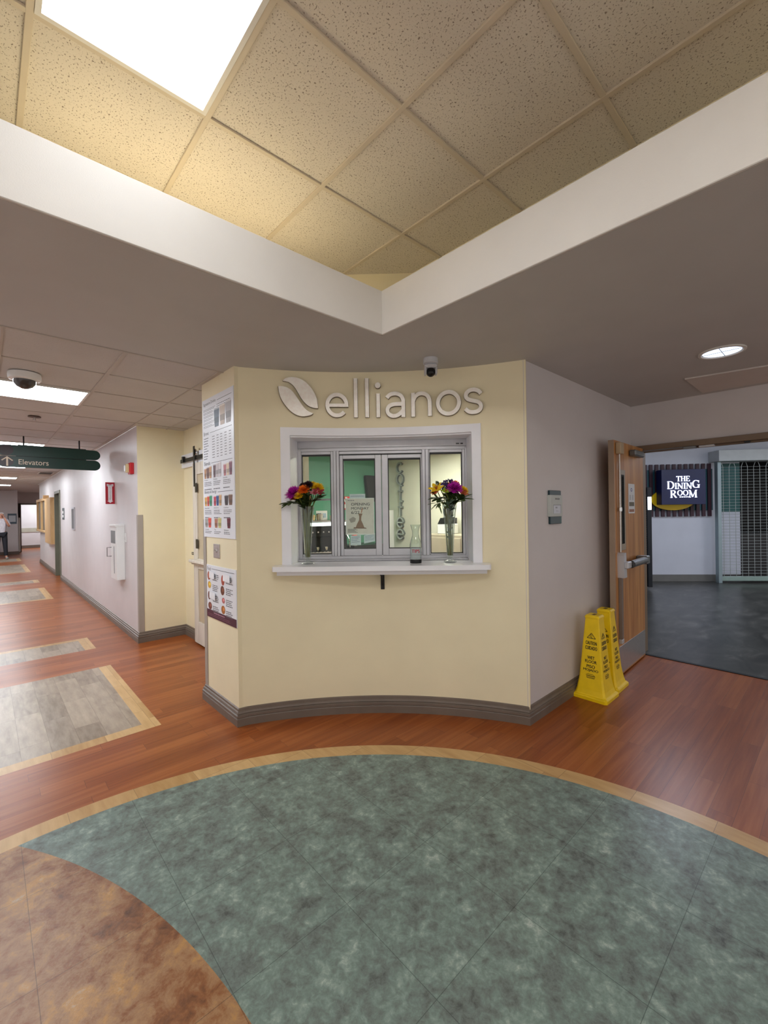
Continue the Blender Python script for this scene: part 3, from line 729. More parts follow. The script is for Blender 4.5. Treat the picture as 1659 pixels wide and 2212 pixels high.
def bloom(kind, col, pos, ax, R):
    mb = MB(); ax, a, b = frame_of(ax); m = PET[col]; rnd = random.Random(hash((round(pos.x, 3), round(pos.z, 3))) & 0xffff)
    if kind == 'mum':
        for ring in range(7):
            t = ring/6; el = math.radians(-12+92*t); n = int(22-11*t); L = R*(1.0-0.42*t)
            for k in range(n):
                th = 2*PI*(k+0.5*(ring % 2))/n+rnd.uniform(-.08, .08)
                d = (a*math.cos(th)+b*math.sin(th))*math.cos(el)+ax*math.sin(el)
                petal(mb, pos, d, ax if el < 1.2 else a, L*rnd.uniform(.88, 1.08), R*0.24, m, 0.28)
    elif kind == 'lily':
        for k in range(6):
            th = 2*PI*k/6+rnd.uniform(-.1, .1); d = (a*math.cos(th)+b*math.sin(th))*0.85+ax*0.55
            petal(mb, pos, d, ax, R, R*0.5, m, -0.18, 5)
        for k in range(5):
            th = 2*PI*k/5; q = pos+ax*R*.5+(a*math.cos(th)+b*math.sin(th))*R*.18; mb.tube([pos, q], R*0.03, PET['rust'], 5)
    elif kind == 'statice':
        for k in range(26):
            q = pos+Vector((rnd.uniform(-1, 1), rnd.uniform(-1, 1), rnd.uniform(-1, 1)))*R*0.62
            mb.lathe([(0, -R*.2), (R*.15, -R*.14), (R*.2, 0), (R*.14, R*.14), (0, R*.2)], m, 7, q.x, q.y, q.z, False)
    elif kind == 'bud':
        mb.lathe([(0, -R*.5), (R*.28, -R*.2), (R*.3, R*.2), (R*.1, R*.8), (0, R)], m, 8, pos.x, pos.y, pos.z, False)
    return mb
def flower(vu, vw, kind, col, u, w_, z, R, lab, tiltx=0.0, group=None):
    bx, by = l2w(vu, vw); t = thing('cut_flower', lab, 'flower', (bx, by, 1.155), LROT, group)
    p = Vector((u-vu, w_-vw, z-1.155)); rr = random.Random(lab); fa_ = rr.uniform(0, 2*PI); foot = Vector((.016*math.cos(fa_), .016*math.sin(fa_), 0.055)); neck = Vector((p.x*0.25+rr.uniform(-.02, .02), p.y*.3+rr.uniform(-.025, .02), 0.40))
    neck.x = max(-.034, min(.034, neck.x)); neck.y = max(-.03, min(.03, neck.y))
    st = smoothpts([tuple(foot), tuple(foot*0.5+neck*0.5+Vector((0, 0, -0.0))), tuple(neck), tuple(neck*0.4+p*0.6+Vector((0, 0, .004))), tuple(p)], 3)
    MB().tube(st, 0.0036, m_stem, 6).build('stem', t, True)
    ax = Vector((p.x*2.6+tiltx, -0.55, 0.75)); bloom(kind, col, p, ax, R*1.18).build('blossom', t, kind in ('statice', 'bud'))
    return t
V1, V2, VW = -0.575, 0.502, 2.775
for a in (('mum', 'magenta', -.665, 2.735, 1.690, .062, 'large magenta chrysanthemum leaning out left of the left vase'), ('mum', 'orange', -.585, 2.715, 1.712, .044, 'orange gerbera-like flower at the front top of the left vase'),
          ('mum', 'yellow', -.622, 2.70, 1.668, .034, 'yellow pompon flower low at the front of the left vase'), ('mum', 'yellow', -.492, 2.765, 1.728, .046, 'yellow chrysanthemum at the right top of the left vase'),
          ('mum', 'yellow', -.532, 2.79, 1.748, .036, 'yellow chrysanthemum at the very top of the left vase'), ('mum', 'dark', -.556, 2.735, 1.752, .034, 'nearly black flower at the top centre of the left vase'),
          ('mum', 'dark', -.600, 2.76, 1.745, .030, 'nearly black flower behind the orange one in the left vase'), ('lily', 'maroon', -.476, 2.72, 1.688, .045, 'maroon lily-like flower at the right of the left vase'),
          ('lily', 'pink', -.508, 2.705, 1.684, .036, 'dusty pink lily-like flower in the left vase'), ('bud', 'peach', -.540, 2.70, 1.655, .026, 'closed peach bud in the middle of the left vase'),
          ('lily', 'maroon', -.655, 2.72, 1.648, .04, 'maroon flower under the big magenta one in the left vase')):
    flower(V1, VW, *a)
for a in (('lily', 'yellow', .405, 2.735, 1.700, .056, 'yellow lily-like flower at the left of the right vase'), ('statice', 'purple', .463, 2.74, 1.725, .034, 'dark purple statice sprig left of the magenta flower in the right vase'),
          ('statice', 'purple', .472, 2.765, 1.757, .024, 'dark purple sprig standing high at the back of the right vase'), ('statice', 'purple', .510, 2.765, 1.762, .024, 'purple-blue sprig standing highest in the right vase'),
          ('statice', 'green', .412, 2.75, 1.752, .018, 'small grey-green bud cluster high at the left of the right vase'), ('mum', 'magenta', .534, 2.715, 1.704, .056, 'large magenta chrysanthemum at the front of the right vase'),
          ('mum', 'orange', .544, 2.765, 1.738, .034, 'orange flower behind the magenta one in the right vase'), ('mum', 'orange', .496, 2.77, 1.733, .026, 'small orange flower between the purple sprigs in the right vase'),
          ('lily', 'lime', .470, 2.705, 1.682, .036, 'lime green flower low at the front of the right vase'), ('mum', 'yellow', .602, 2.765, 1.690, .040, 'yellow chrysanthemum at the right edge of the right vase'),
          ('lily', 'rust', .596, 2.72, 1.664, .040, 'rust-red lily-like flower at the right of the right vase'), ('lily', 'rust', .388, 2.715, 1.672, .032, 'rust-orange flower at the left edge of the right vase')):
    flower(V2, VW, *a)
def sprig(vu, vw, path, lab, L, wd, m, n=5, tip=True):
    bx, by = l2w(vu, vw); t = thing('leafy_sprig', lab, 'foliage', (bx, by, 1.155), LROT)
    P = [Vector((a-vu, b-vw, c-1.155)) for a, b, c in path]
    foot = Vector((-P[0].x*.3, 0.004, 0.06)); pts = smoothpts([tuple(foot)]+[tuple(p) for p in P], 4)
    MB().tube(pts, 0.0026, m_stem, 6).build('stem', t, True)
    mb = MB(); rnd = random.Random(len(lab)*7+n)
    Q = [Vector(q) for q in pts]; N = len(Q)
    n = n*2
    for i in range(n):
        k = int(N*0.42+(N*0.53)*i/max(1, n-1)); k = min(N-2, k); d = (Q[k+1]-Q[k]).normalized()
        sd = Vector((rnd.uniform(-1, 1), rnd.uniform(-1, .3), rnd.uniform(-.2, .6))); dd = (d*0.7+sd*0.8).normalized()
        petal(mb, Q[k], dd, Vector((0, -.4, 1)), L*rnd.uniform(.8, 1.2), wd*1.15, m, -0.25, 6, 0.25)
    if tip: d = (Q[-1]-Q[-3]).normalized(); petal(mb, Q[-2], d, Vector((0, -.4, 1)), L, wd*.8, m, -0.2, 6, 0.2)
    mb.build('leaves', t, True); return t
sprig(V1, VW, [(-.600, 2.76, 1.57), (-.66, 2.73, 1.625), (-.70, 2.70, 1.615)], 'narrow dark green leaves pointing down left of the left vase', .075, .026, m_leaf, 5)
sprig(V1, VW, [(-.575, 2.76, 1.57), (-.565, 2.71, 1.62), (-.56, 2.70, 1.66)], 'broad green leaves at the front centre of the left vase', .06, .034, m_leaf, 8)
sprig(V1, VW, [(-.560, 2.78, 1.57), (-.52, 2.74, 1.63), (-.47, 2.72, 1.66)], 'green leaves reaching right out of the left vase', .07, .026, m_leaf, 7)
sprig(V1, VW, [(-.590, 2.78, 1.57), (-.62, 2.74, 1.62), (-.63, 2.73, 1.66)], 'dark leaves under the magenta flower of the left vase', .055, .028, m_leaf, 8)
sprig(V1, VW, [(-.570, 2.77, 1.50), (-.58, 2.75, 1.60), (-.57, 2.76, 1.70)], 'dark leafy filler in the middle of the left vase', .075, .042, m_leaf, 11)
sprig(V2, VW, [(.490, 2.76, 1.57), (.44, 2.73, 1.625), (.40, 2.71, 1.635)], 'dark green leaves spreading left out of the right vase', .08, .026, m_leaf, 7)
sprig(V2, VW, [(.485, 2.75, 1.56), (.43, 2.70, 1.60), (.405, 2.68, 1.595)], 'thin curling leaf blades hanging left of the right vase', .085, .010, m_leaf, 5)
sprig(V2, VW, [(.52, 2.76, 1.57), (.565, 2.73, 1.62), (.60, 2.71, 1.63)], 'dark green leaves spreading right out of the right vase', .085, .026, m_leaf, 7)
sprig(V2, VW, [(.50, 2.75, 1.50), (.495, 2.735, 1.57), (.49, 2.73, 1.60)], 'round grey-green eucalyptus leaves inside the rim of the right vase', .045, .040, m_leaf2, 6)
sprig(V2, VW, [(.505, 2.77, 1.50), (.515, 2.75, 1.60), (.51, 2.75, 1.68)], 'dark leafy filler in the middle of the right vase', .075, .042, m_leaf, 11)
sprig(V2, VW, [(.50, 2.76, 1.30), (.50, 2.75, 1.42), (.515, 2.75, 1.50)], 'long grey-green leaves pressed inside the right vase', .034, .016, m_leaf2, 6)
for vu, lab in ((V1, 'bundle of bare olive stems standing in the left vase'), (V2, 'bundle of bare olive stems standing in the right vase')):
    t = thing('stem_bundle', lab, 'stems', l2w(vu, VW)+(1.155,), LROT); rr = random.Random(lab)
    for k in range(11):
        a = 2*PI*k/11; r0 = rr.uniform(.006, .017); r1 = rr.uniform(.015, .036)
        MB().tube([(r0*math.cos(a+2.2), r0*math.sin(a+2.2), .052), (r1*.45*math.cos(a+.8), r1*.45*math.sin(a+.8), .20), (r1*math.cos(a), r1*math.sin(a), .425), (r1*1.3*math.cos(a), r1*1.3*math.sin(a), .50)], .0034, m_stem, 6).build('stem', t, True)
tj = thing('tip_carafe', 'clear glass tip carafe with red lettering and a black base', 'carafe', l2w(0.243, 2.765)+(1.155,), LROT)
MB().lathe([(0.043, 0), (0.044, 0.003), (0.044, 0.024), (0.0425, 0.027), (0.0, 0.027)], m_black, 32).build('base', tj, True)
MB().lathe([(0.0, 0.028), (0.042, 0.028), (0.043, 0.05), (0.043, 0.135), (0.040, 0.158), (0.029, 0.19), (0.0235, 0.215), (0.025, 0.24), (0.034, 0.272), (0.0385, 0.287),
            (0.0370, 0.287), (0.0325, 0.272), (0.0235, 0.24), (0.022, 0.215), (0.0275, 0.19), (0.0385, 0.158), (0.0415, 0.135), (0.0415, 0.05), (0.04, 0.031), (0.0, 0.031)], m_vase, 40, cap=False).build('jug', tj, True)
tx = MB(); put_text(tx, 'TIPS', -0.033, 0.031, 0.079, 0.103, 0, ink(176, 28, 44), xf=lambda p: (0.0436*math.sin(p[0]/0.0436), -0.0436*math.cos(p[0]/0.0436), p[2]), bold=.035)
tx.build('lettering', tj)

# ------------------------------------------------------------------ inside the kiosk
kc = thing('back_counter', 'dark counter against the green wall inside the kiosk', 'counter', (3.4, 4.95, 0), 0)
m_cab = mat('grey_cabinet', (120, 122, 120), 0.5)
MB().box(-1.1, 1.55, -.33, .34, 0, 0.90, m_cab).build('cabinet', kc); MB().box(-1.1, 1.58, -.36, .34, 0.90, 0.94, m_black, .004).build('worktop', kc)
em = thing('espresso_machine', 'chrome and black espresso machine on the counter by the green wall', 'coffee machine', (3.27, 4.95, 0.94), math.radians(-12))
MB().box(-.40, .40, -.22, .24, .05, .40, m_black, .015).box(-.40, .40, -.26, -.22, .28, .46, m_black, .01).build('body', em)
MB().box(-.42, .42, -.28, .26, .475, .50, m_chrome, .006).box(-.41, .41, -.272, -.262, .425, .470, emis('trim_glow', (250, 250, 250), 1.2)).build('top_tray', em)  # bright tray edge put in as a glow of its own
for i in (-1, 1):
    g = MB(); g.lathe([(0.0, .0), (.04, 0), (.045, .03), (.04, .07), (0, .07)], m_chrome, 20, i*.2, -.25, .21); g.tube([(i*.2, -.27, .235), (i*.2+.01, -.40, .225)], .014, m_black, 10); g.build('brew_group', em, True)
g = MB()
for i in range(5): g.lathe([(0, 0), (.017, 0), (.02, .012), (.012, .02), (0, .022)], m_chrome, 14, xf=(lambda q, i=i: (-.32+i*.16+q[0], -.222-q[2], .30+q[1])))
g.build('steam_knobs', em, True)
g = MB()
for i in range(16): g.box(-.38+i*.05, -.355+i*.05, -.36, -.23, .100, .104, m_black)
g.build('drip_grid', em)
g = MB()
for i in range(6): g.lathe([(0, 0), (.022, 0), (.026, .05), (.024, .05), (.02, .003), (0, .003)], m_chrome, 14, -.3+i*.12, -.29, .104)
g.build('shot_cups', em, True)
b = MB()
for i in range(10): b.lathe([(0, 0), (.011, 0), (.011, .006), (0, .006)], m_chrome, 10, 0, 0, 0, xf=(lambda q, i=i: (-.34+i*.075+q[0], -.262-q[2], .345+q[1])))
b.build('buttons', em)
MB().box(-.40, .40, -.36, -.22, .06, .10, m_chrome, .006).build('drip_tray', em)
for i in (-1, 1): MB().tube([(i*.37, -.27, .30), (i*.385, -.31, .24), (i*.39, -.32, .13)], .006, m_chrome, 8).build('steam_wand', em, True)
for x in (-.36, .36): MB().lathe([(.025, 0), (.02, .05)], m_black, 12, x, 0, 0).build('foot', em)
ft = thing('info_card', 'white card with a dark blue picture standing on the espresso machine', 'card', (3.36, 4.88, 1.44), math.radians(-35))
MB().box(-.075, .075, -.003, .003, 0, .125, m_whiteplastic, xf=lambda q: (q[0], q[1]+q[2]*.25, q[2])).build('card', ft)
MB().box(-.055, -.005, -.005, -.0035, .02, .09, ink(50, 70, 130), xf=lambda q: (q[0], q[1]+q[2]*.25, q[2])).box(.01, .06, -.005, -.0035, .03, .09, ink(170, 190, 210), xf=lambda q: (q[0], q[1]+q[2]*.25, q[2])).build('print', ft)
for i, (x, r, h_, m, lab) in enumerate(((3.16, .035, .07, mat('kraft', (190, 160, 110), .7), 'kraft paper cup stack on top of the espresso machine'), (3.26, .045, .085, m_steel, 'steel pitcher on top of the espresso machine'),
                           (3.44, .04, .06, mat('cream_cup', (225, 220, 200), .4), 'cream cup on top of the espresso machine'), (3.54, .04, .055, m_chrome, 'small chrome cup on top of the espresso machine'), (3.06, .03, .04, m_whiteplastic, 'small white cup on top of the espresso machine'))):
    t = thing('cup' if i != 1 else 'milk_pitcher', lab, 'cup' if i != 1 else 'pitcher', (x, 4.78-(x-3.27)*.21, 1.44))
    MB().lathe([(0, 0), (r*.85, 0), (r, h_), (r*.93, h_), (r*.8, .005), (0, .005)], m, 20, cap=False).build('body', t, True)
    MB().tube([(r*.9, 0, h_*.8), (r*1.5, 0, h_*.7), (r*1.5, 0, h_*.3), (r*.85, 0, h_*.25)], .004, m, 6).build('handle', t, True)
bt = thing('sanitizer_bottle', 'white bottle with an orange-red top half beside the espresso machine', 'bottle', (3.76, 4.68, 1.08))
MB().lathe([(0, 0), (.035, 0), (.037, .01), (.037, .10)], m_whiteplastic, 20).build('body', bt, True); MB().lathe([(.0371, .10), (.037, .17), (.02, .2), (.012, .205)], mat('bottle_red', (226, 70, 36), .4), 20, cap=False).build('label', bt, True)
MB().lathe([(.013, .205), (.013, .23), (0, .232)], m_whiteplastic, 14, cap=False).build('cap', bt, True)
cd = thing('cash_drawer', 'black drawer box on the kiosk counter under the bottle', 'drawer', (3.98, 4.78, .94)); MB().box(-.3, .3, -.2, .22, 0, .14, m_black, .005).build('body', cd); MB().box(-.27, .27, -.205, -.2, .02, .12, m_blackmetal, .002).build('drawer_front', cd)
rd = tag(MB().box(4.02, 4.34, 5.28, 5.299, 1.58, 1.78, ink(214, 40, 48)).box(4.05, 4.31, 5.275, 5.28, 1.60, 1.66, m_whiteplastic).box(4.07, 4.11, 5.275, 5.28, 1.67, 1.77, m_whiteplastic).box(4.04, 4.14, 5.275, 5.28, 1.70, 1.74, m_whiteplastic).build('wall_sign'), 'red and white sign on the green wall, half hidden by the poster', 'sign')
sc_ = thing('wall_screen', 'dark upright screen on the green wall, seen through the left sliding pane', 'screen', (4.60, 5.24, 1.70)); MB().box(-.10, .14, -.02, .04, 0, .42, m_black, .01, xf=lambda q: (q[0]-q[2]*.12, q[1], q[2])).build('housing', sc_)
wp = tag(MB().box(4.78, 4.93, 5.10, 5.115, 0.94, 1.56, m_whiteplastic).build('splash_panel'), 'white upright panel in the far corner left of the coffee letters', 'panel')
gc = thing('side_cabinet', 'beige cabinet under the grinder against the cream wall', 'cabinet', (4.72, 3.80, 0)); MB().box(-.22, .26, -.4, .3, 0, 1.22, mat('beige_cabinet', (176, 166, 148), .5), .004).build('body', gc); MB().box(-.235, -.22, -.38, .28, .1, 1.18, mat('beige_door', (186, 176, 158), .5), .003).build('door', gc)
gr = thing('coffee_grinder', 'white and black machine on the beige cabinet, behind the right vase', 'grinder', (4.70, 3.80, 1.22)); MB().box(-.1, .12, -.1, .1, 0, .14, m_whiteplastic, .01).build('body', gr)
MB().prism([(-.10, .14), (.10, .14), (.10, .22), (-.04, .22)], -.09, .09, m_blackmetal).build('hopper', gr); MB().box(-.02, .1, -.07, .07, .22, .40, m_whiteplastic, .01).build('tower', gr); MB().tube(ell(-.03, .31, .045, .055, 0, 360, 20) and [(x, -.0, z) for x, z in ell(-.03, .31, .04, .055, 0, 360, 20)], .011, m_black, 8).build('handle', gr, True)

# ------------------------------------------------------------------ dome camera on the soffit
dc = thing('security_camera', 'grey pan-tilt camera hanging from the lowered ceiling above the metal letters', 'camera', (2.333, 2.016, SOF), LROT)
m_camg = mat('camera_grey', (196, 196, 200), 0.45)
MB().lathe([(0, 0), (.052, 0), (.053, -.035), (.046, -.04), (0, -.04)], m_camg, 32, cap=False).build('mount', dc, True)
MB().box(-.045, .045, -.045, .045, -.072, -.04, m_camg, .022).box(-.045, -.030, -.032, .032, -.115, -.06, m_camg, .007).box(.030, .045, -.032, .032, -.115, -.06, m_camg, .007).build('yoke', dc, True)
MB().lathe([(0, .03), (.02, .026), (.0295, .01), (.031, -.008), (.026, -.024), (.012, -.034), (0, -.036)], m_black, 28, 0, -.006, -.094, False).build('lens_ball', dc, True)
dm = thing('dome_camera', 'white dome camera beside the nearest corridor ceiling light', 'camera', (0.235, 4.19, SOF-.006))
MB().lathe([(0, 0), (.098, 0), (.1, -.02), (.097, -.045), (.078, -.052), (0, -.052)], m_whiteplastic, 36, cap=False).build('housing', dm, True)
MB().lathe([(.07, -.05), (.066, -.075), (.048, -.098), (.02, -.112), (0, -.115)], mat('smoked_dome', (70, 66, 66), .08), 32, cap=False).build('dome', dm, True)
def sprinkler(x, y, lab):
    t = thing('fire_sprinkler', lab, 'sprinkler', (x, y, SOF-.004)); MB().lathe([(0, 0), (.055, 0), (.058, -.008), (.02, -.012), (0, -.012)], mat('bronze_escutcheon', (90, 66, 58), .4, .5), 24, cap=False).build('escutcheon', t, True)
    MB().lathe([(.012, -.012), (.012, -.04), (.022, -.042), (.022, -.046), (0, -.046)], m_steel, 14, cap=False).build('head', t, True)
sprinkler(0.41, 5.94, 'small sprinkler head in the corridor ceiling between two lights')
vt = thing('ceiling_vent', 'small dark ceiling grille far along the corridor by the right wall', 'vent', (1.13, 13.5, SOF-.008)); MB().box(-.15, .15, -.3, .3, -.008, 0, m_frame_w).build('frame', vt); MB().box(-.12, .12, -.26, .26, -.012, -.008, m_alu_d).build('grille', vt)
# downlight
dl = thing('downlight', 'round recessed downlight in the lowered ceiling at the right', 'ceiling light', (3.775, 0.605, SOF))
MB().lathe([(.118, 0.002), (.135, 0.002), (.135, -.008), (.118, -.010), (.108, 0.0)], m_frame_w, 40, cap=False).build('trim_ring', dl, True)
m_can = emis('downlight_lens', (214, 230, 255), CAN_LIGHT)
MB().lathe([(0, -.002), (.117, -.002), (.117, -.001), (0, -.001)], m_can, 40, cap=False).build('lens', dl, True)
x_ = MB(); x_.box(-.115, .115, -.0015, .0015, -.004, -.002, m_alu_d); x_.box(-.0015, .0015, -.115, .115, -.004, -.002, m_alu_d); x_.build('lens_cross', dl)
ah = tag(MB().flat([(4.31, .94), (4.40, .42), (4.42, -.2), (4.95, -.2), (4.95, .94)], SOF-.012, SOF-.001, wallpaint('hatch_paint', (205, 196, 190))).build('access_panel'), 'flat ceiling access panel at the right, between the downlight and the double door', 'panel')

# ------------------------------------------------------------------ menu boards on the kiosk's left face
m_board = mat('menu_board_white', (232, 234, 240), 0.35, 0, 0.01)
def cups(mb, x0, z0, w, h_, cols, y):
    n = len(cols); cw = w/n*0.94
    for i, c in enumerate(cols):
        cx_ = x0+w*(i+.5)/n; hh = h_*(0.88+.12*((i*7) % 3)/2)
        mb.prism([(cx_-cw*.36, z0), (cx_+cw*.36, z0), (cx_+cw*.5, z0+hh*.92), (cx_-cw*.5, z0+hh*.92)], y-.0004*(i+1), y, ink(*c))
        mb.prism([(cx_-cw*.5, z0+hh*.92), (cx_+cw*.5, z0+hh*.92), (cx_+cw*.4, z0+hh), (cx_-cw*.4, z0+hh)], y-.0004*(i+1), y, ink(*[min(255, int(v*.5+125)) for v in c]))
        mb.prism([(cx_-cw*.41, z0+hh*.2), (cx_+cw*.41, z0+hh*.2), (cx_+cw*.44, z0+hh*.5), (cx_-cw*.44, z0+hh*.5)], y-.0004*(i+1)-.0002, y, ink(*[max(0, int(v*.8)) for v in c]))
def lines(mb, x0, z0, w, n, dz, y, col=(90, 90, 96), th=.0045, seed=1):
    r = random.Random(seed+int(x0*1000)+int(z0*1000))
    for i in range(n):
        x = x0; end = x0+w*r.uniform(.7, 1.0)
        while x < end:
            L = r.uniform(.012, .03); mb.box(x, min(end, x+L), y-.0004, y, z0-i*dz-th, z0-i*dz, ink(*col)); x += L+.006
mn = thing('menu_board', 'tall white drinks menu board with rows of coloured cup pictures', 'menu', (WX, 3.355, 1.357), -PI/2)
BW, BH = .305, 1.122; y = -.0065
MB().box(-BW, BW, -.006, 0, 0, BH, m_board, .001).build('board', mn)
p = MB(); DK = ink(52, 50, 56); fz = lambda f: BH*(1-f)
for tx_, x1_, f in (('Signature Drinks', -.02, .052), ('Brews', -.17, .262), ('Blends', -.15, .480), ('Boosts & Energy', -.03, .690)):
    put_text(p, tx_, -.275, x1_, fz(f), fz(f)+.030, y, DK); p.box(x1_+.025, .275, y-.0003, y, fz(f)+.010, fz(f)+.013, DK)
for i in range(6): lines(p, -.275, fz(.075+.024*i), .25, 2, .010, y, (110, 108, 112), .0035, i)
lines(p, .0, fz(.070), .27, 2, .016, y, (120, 118, 122), .005)
for i in range(9):
    zz = fz(.282+.0185*i); lines(p, -.275, zz, .10, 1, .01, y, (70, 68, 74), .006, i)
    for j, xx in enumerate((-.10, -.01, .06, .14, .22)): p.box(xx, xx+(.05 if j == 0 else .038), y-.0004, y, zz-.006, zz-.0005, ink(120, 118, 122))
for j, xx in enumerate((-.275, -.085, .105)):
    put_text(p, ('Frappe', 'Shake', 'Smoothie')[j], xx, xx+.075, fz(.592), fz(.592)+.010, y, DK); lines(p, xx, fz(.602), .15, 3, .013, y, (110, 108, 112), .005, j); lines(p, xx, fz(.652), .15, 1, .01, y, (90, 90, 96), .007, j)
    put_text(p, ('Electrified', 'Blended Up', 'Cold Brew')[j], xx, xx+.09, fz(.795), fz(.795)+.010, y, DK); lines(p, xx, fz(.806), .15, 3, .013, y, (110, 108, 112), .005, j+5); lines(p, xx, fz(.856), .12, 1, .01, y, (90, 90, 96), .007, j)
    put_text(p, ('Lemonade', 'Tea', 'Refresher')[j], xx, xx+(.075, .035, .085)[j], fz(.948), fz(.948)+.010, y, DK); lines(p, xx, fz(.956), .14, 2, .012, y, (110, 108, 112), .005, j+9)
p.build('print', mn)
for args in ((-.06, fz(.225), .33, .165, [(92, 104, 120), (206, 188, 172), (176, 170, 172)]), (-.28, fz(.575), .16, .095, [(190, 140, 100), (120, 80, 66), (196, 150, 110)]), (-.09, fz(.575), .16, .115, [(110, 78, 84), (206, 196, 200), (214, 204, 208)]), (.11, fz(.575), .16, .10, [(190, 120, 126), (226, 206, 180), (130, 70, 92)]), (-.28, fz(.775), .16, .085, [(224, 170, 84), (220, 90, 60), (50, 150, 110)]), (-.09, fz(.775), .16, .085, [(204, 60, 86), (40, 84, 150), (214, 170, 120)]), (.12, fz(.775), .15, .085, [(60, 44, 44), (120, 84, 62)]), (-.28, fz(.93), .14, .085, [(170, 166, 160), (226, 90, 74)]), (-.08, fz(.93), .14, .085, [(180, 120, 96), (206, 200, 130)]), (.16, fz(.93), .07, .09, [(110, 26, 44)])):
    p = MB(); cups(p, *args, y); p.build('cup_picture', mn)
fd = thing('menu_board', 'small white food menu board with a maroon band along its bottom', 'menu', (WX, 3.333, 0.708), -PI/2)
FW, FH = .283, .424
MB().box(-FW, FW, -.006, 0, 0, FH, m_board, .001).build('board', fd)
p = MB(); put_text(p, 'Food', -.265, -.195, FH-.045, FH-.016, y, DK); p.box(-.175, .255, y-.0003, y, FH-.031, FH-.028, DK)
p.box(-FW, FW, y-.0003, y, 0, .062, ink(78, 26, 48)); lines(p, -.14, .048, .29, 1, .01, y-.0004, (200, 150, 170), .007, 3); lines(p, -.26, .03, .5, 2, .012, y-.0004, (150, 100, 120), .003, 4)
for i in range(4):
    for xx in (-.16, .10): lines(p, xx, FH-.07-.085*i, .13, 4, .014, y, (96, 94, 100), .006, i)
p.build('print', fd)
for (cx_, cz_, rx, rz_, c) in ((-.235, .335, .03, .035, (176, 92, 60)), (-.225, .262, .033, .028, (216, 166, 60)), (-.232, .175, .028, .034, (110, 66, 52)), (-.218, .092, .038, .030, (120, 66, 52)),
                           (.045, .325, .03, .04, (176, 80, 60)), (.035, .245, .036, .036, (110, 60, 40)), (.05, .170, .028, .022, (190, 110, 110)), (.045, .098, .036, .032, (170, 104, 46))):
    p = MB(); p.prism(ell(cx_, cz_, rx, rz_, 0, 345, 23), y-.0004, y, ink(*c)); p.prism(ell(cx_+rx*.3, cz_+rz_*.2, rx*.4, rz_*.45, 0, 340, 17), y-.0007, y, ink(*[min(255, int(v*1.25+20)) for v in c])); p.build('food_picture', fd)
for (x0, z0, ww, hh, lab) in ((-.225, .318, .12, .052, 'white paper strip taped over the top left item of the food menu'), (.05, .322, .15, .055, 'white paper strip taped over the top right item of the food menu'), (-.225, .155, .14, .055, 'white paper strip taped over the third left item of the food menu')):
    t = thing('paper_note', lab, 'paper', (WX, 3.333, .708), -PI/2)
    MB().box(x0, x0+ww, -.009, -.0078, z0, z0+hh, ink(240, 240, 244), xf=lambda q, x0=x0: (q[0], q[1]-max(0, (q[0]-x0-.06))*.12, q[2])).build('sheet', t); MB().box(x0+.015, x0+ww*.6, -.0096, -.009, z0+hh*.5, z0+hh*.62, DK).build('print', t)
sw = thing('switch_plate', 'square steel switch plate between the two menu boards', 'switch', (WX, 3.408, 1.251), -PI/2)
MB().box(-.060, .060, -.006, 0, -.056, .056, m_steel, .003).build('plate', sw); MB().lathe([(0, 0), (.011, 0), (.009, .006), (0, .007)], m_chrome, 16, xf=lambda q: (q[0], -.006-q[2], q[1])).build('key_barrel', sw)
MB().tube([(0, -.012, 0), (.012, -.026, .012)], .003, m_chrome, 8).build('toggle', sw)

# ------------------------------------------------------------------ corner guards
m_guard = mat('taupe_corner_guard', (166, 156, 146), 0.5, 0, 0.04)
def guard(x, y, z0, z1, sy, lab):
    t = thing('corner_guard', lab, 'corner guard', (x, y, z0)); h_ = z1-z0
    MB().box(-.004, 0, 0, sy*.055, 0, h_, m_guard, .001).build('leg', t); MB().box(-.004, .055, (0 if sy < 0 else -.004), (.004 if sy < 0 else 0), 0, h_, m_guard, .001).build('leg', t)
    return t
guard(1.364, 5.855, .128, 1.545, 1, 'taupe corner guard on the edge between the corridor wall and the cream niche')
guard(1.347, 3.681, .128, 1.50, -1, 'narrow taupe corner guard beside the drinks menu board at the kiosk edge')

# ------------------------------------------------------------------ sliding barn door in the niche
tb = thing('door_track', 'white header board with a black sliding-door rail in the cream niche', 'door track', (1.905, 5.0, 0), -PI/2)
MB().box(-.885, .9, -.028, 0, 2.132, 2.30, m_whitepaint, .003).build('header_board', tb)
r_ = MB(); r_.box(-.80, .85, -.062, -.054, 2.19, 2.235, m_blackmetal, .001)
for x in (-.72, -.1, .5): r_.box(x-.012, x+.012, -.054, -.028, 2.20, 2.225, m_blackmetal)
r_.box(-.70, -.66, -.08, -.045, 2.195, 2.265, m_blackmetal, .003); r_.build('rail', tb)
bd = thing('barn_door', 'whitewashed wooden sliding barn door half hidden behind the menu wall', 'door', (1.835, 4.55, 0.02), -PI/2)
D0, D1, DH = -.80, .40, 2.13; T = .045
b = MB(); b.box(D0, D0+.13, 0, T, 0, DH, m_barn, .003); b.box(D1-.13, D1, 0, T, 0, DH, m_barn, .003)
for z0, z1 in ((0, .26), (.88, 1.0), (DH-.14, DH)): b.box(D0+.13, D1-.13, 0, T, z0, z1, m_barn, .003)
b.build('frame', bd)
b = MB(); b.box(D0+.13, D1-.13, .014, T-.012, .26, .88, mat('barn_panel', (196, 180, 150), .6), .002); b.box(D0+.13, D1-.13, .014, T-.012, 1.0, DH-.14, mat('barn_panel', (196, 180, 150), .6), .002); b.build('panel', bd)
b = MB(); b.box(D0-.005, D1+.005, -.06, .002, .955, .99, m_barn, .006); b.box(D0, D1, -.03, .001, .93, .955, m_barn, .004); b.build('ledge', bd)
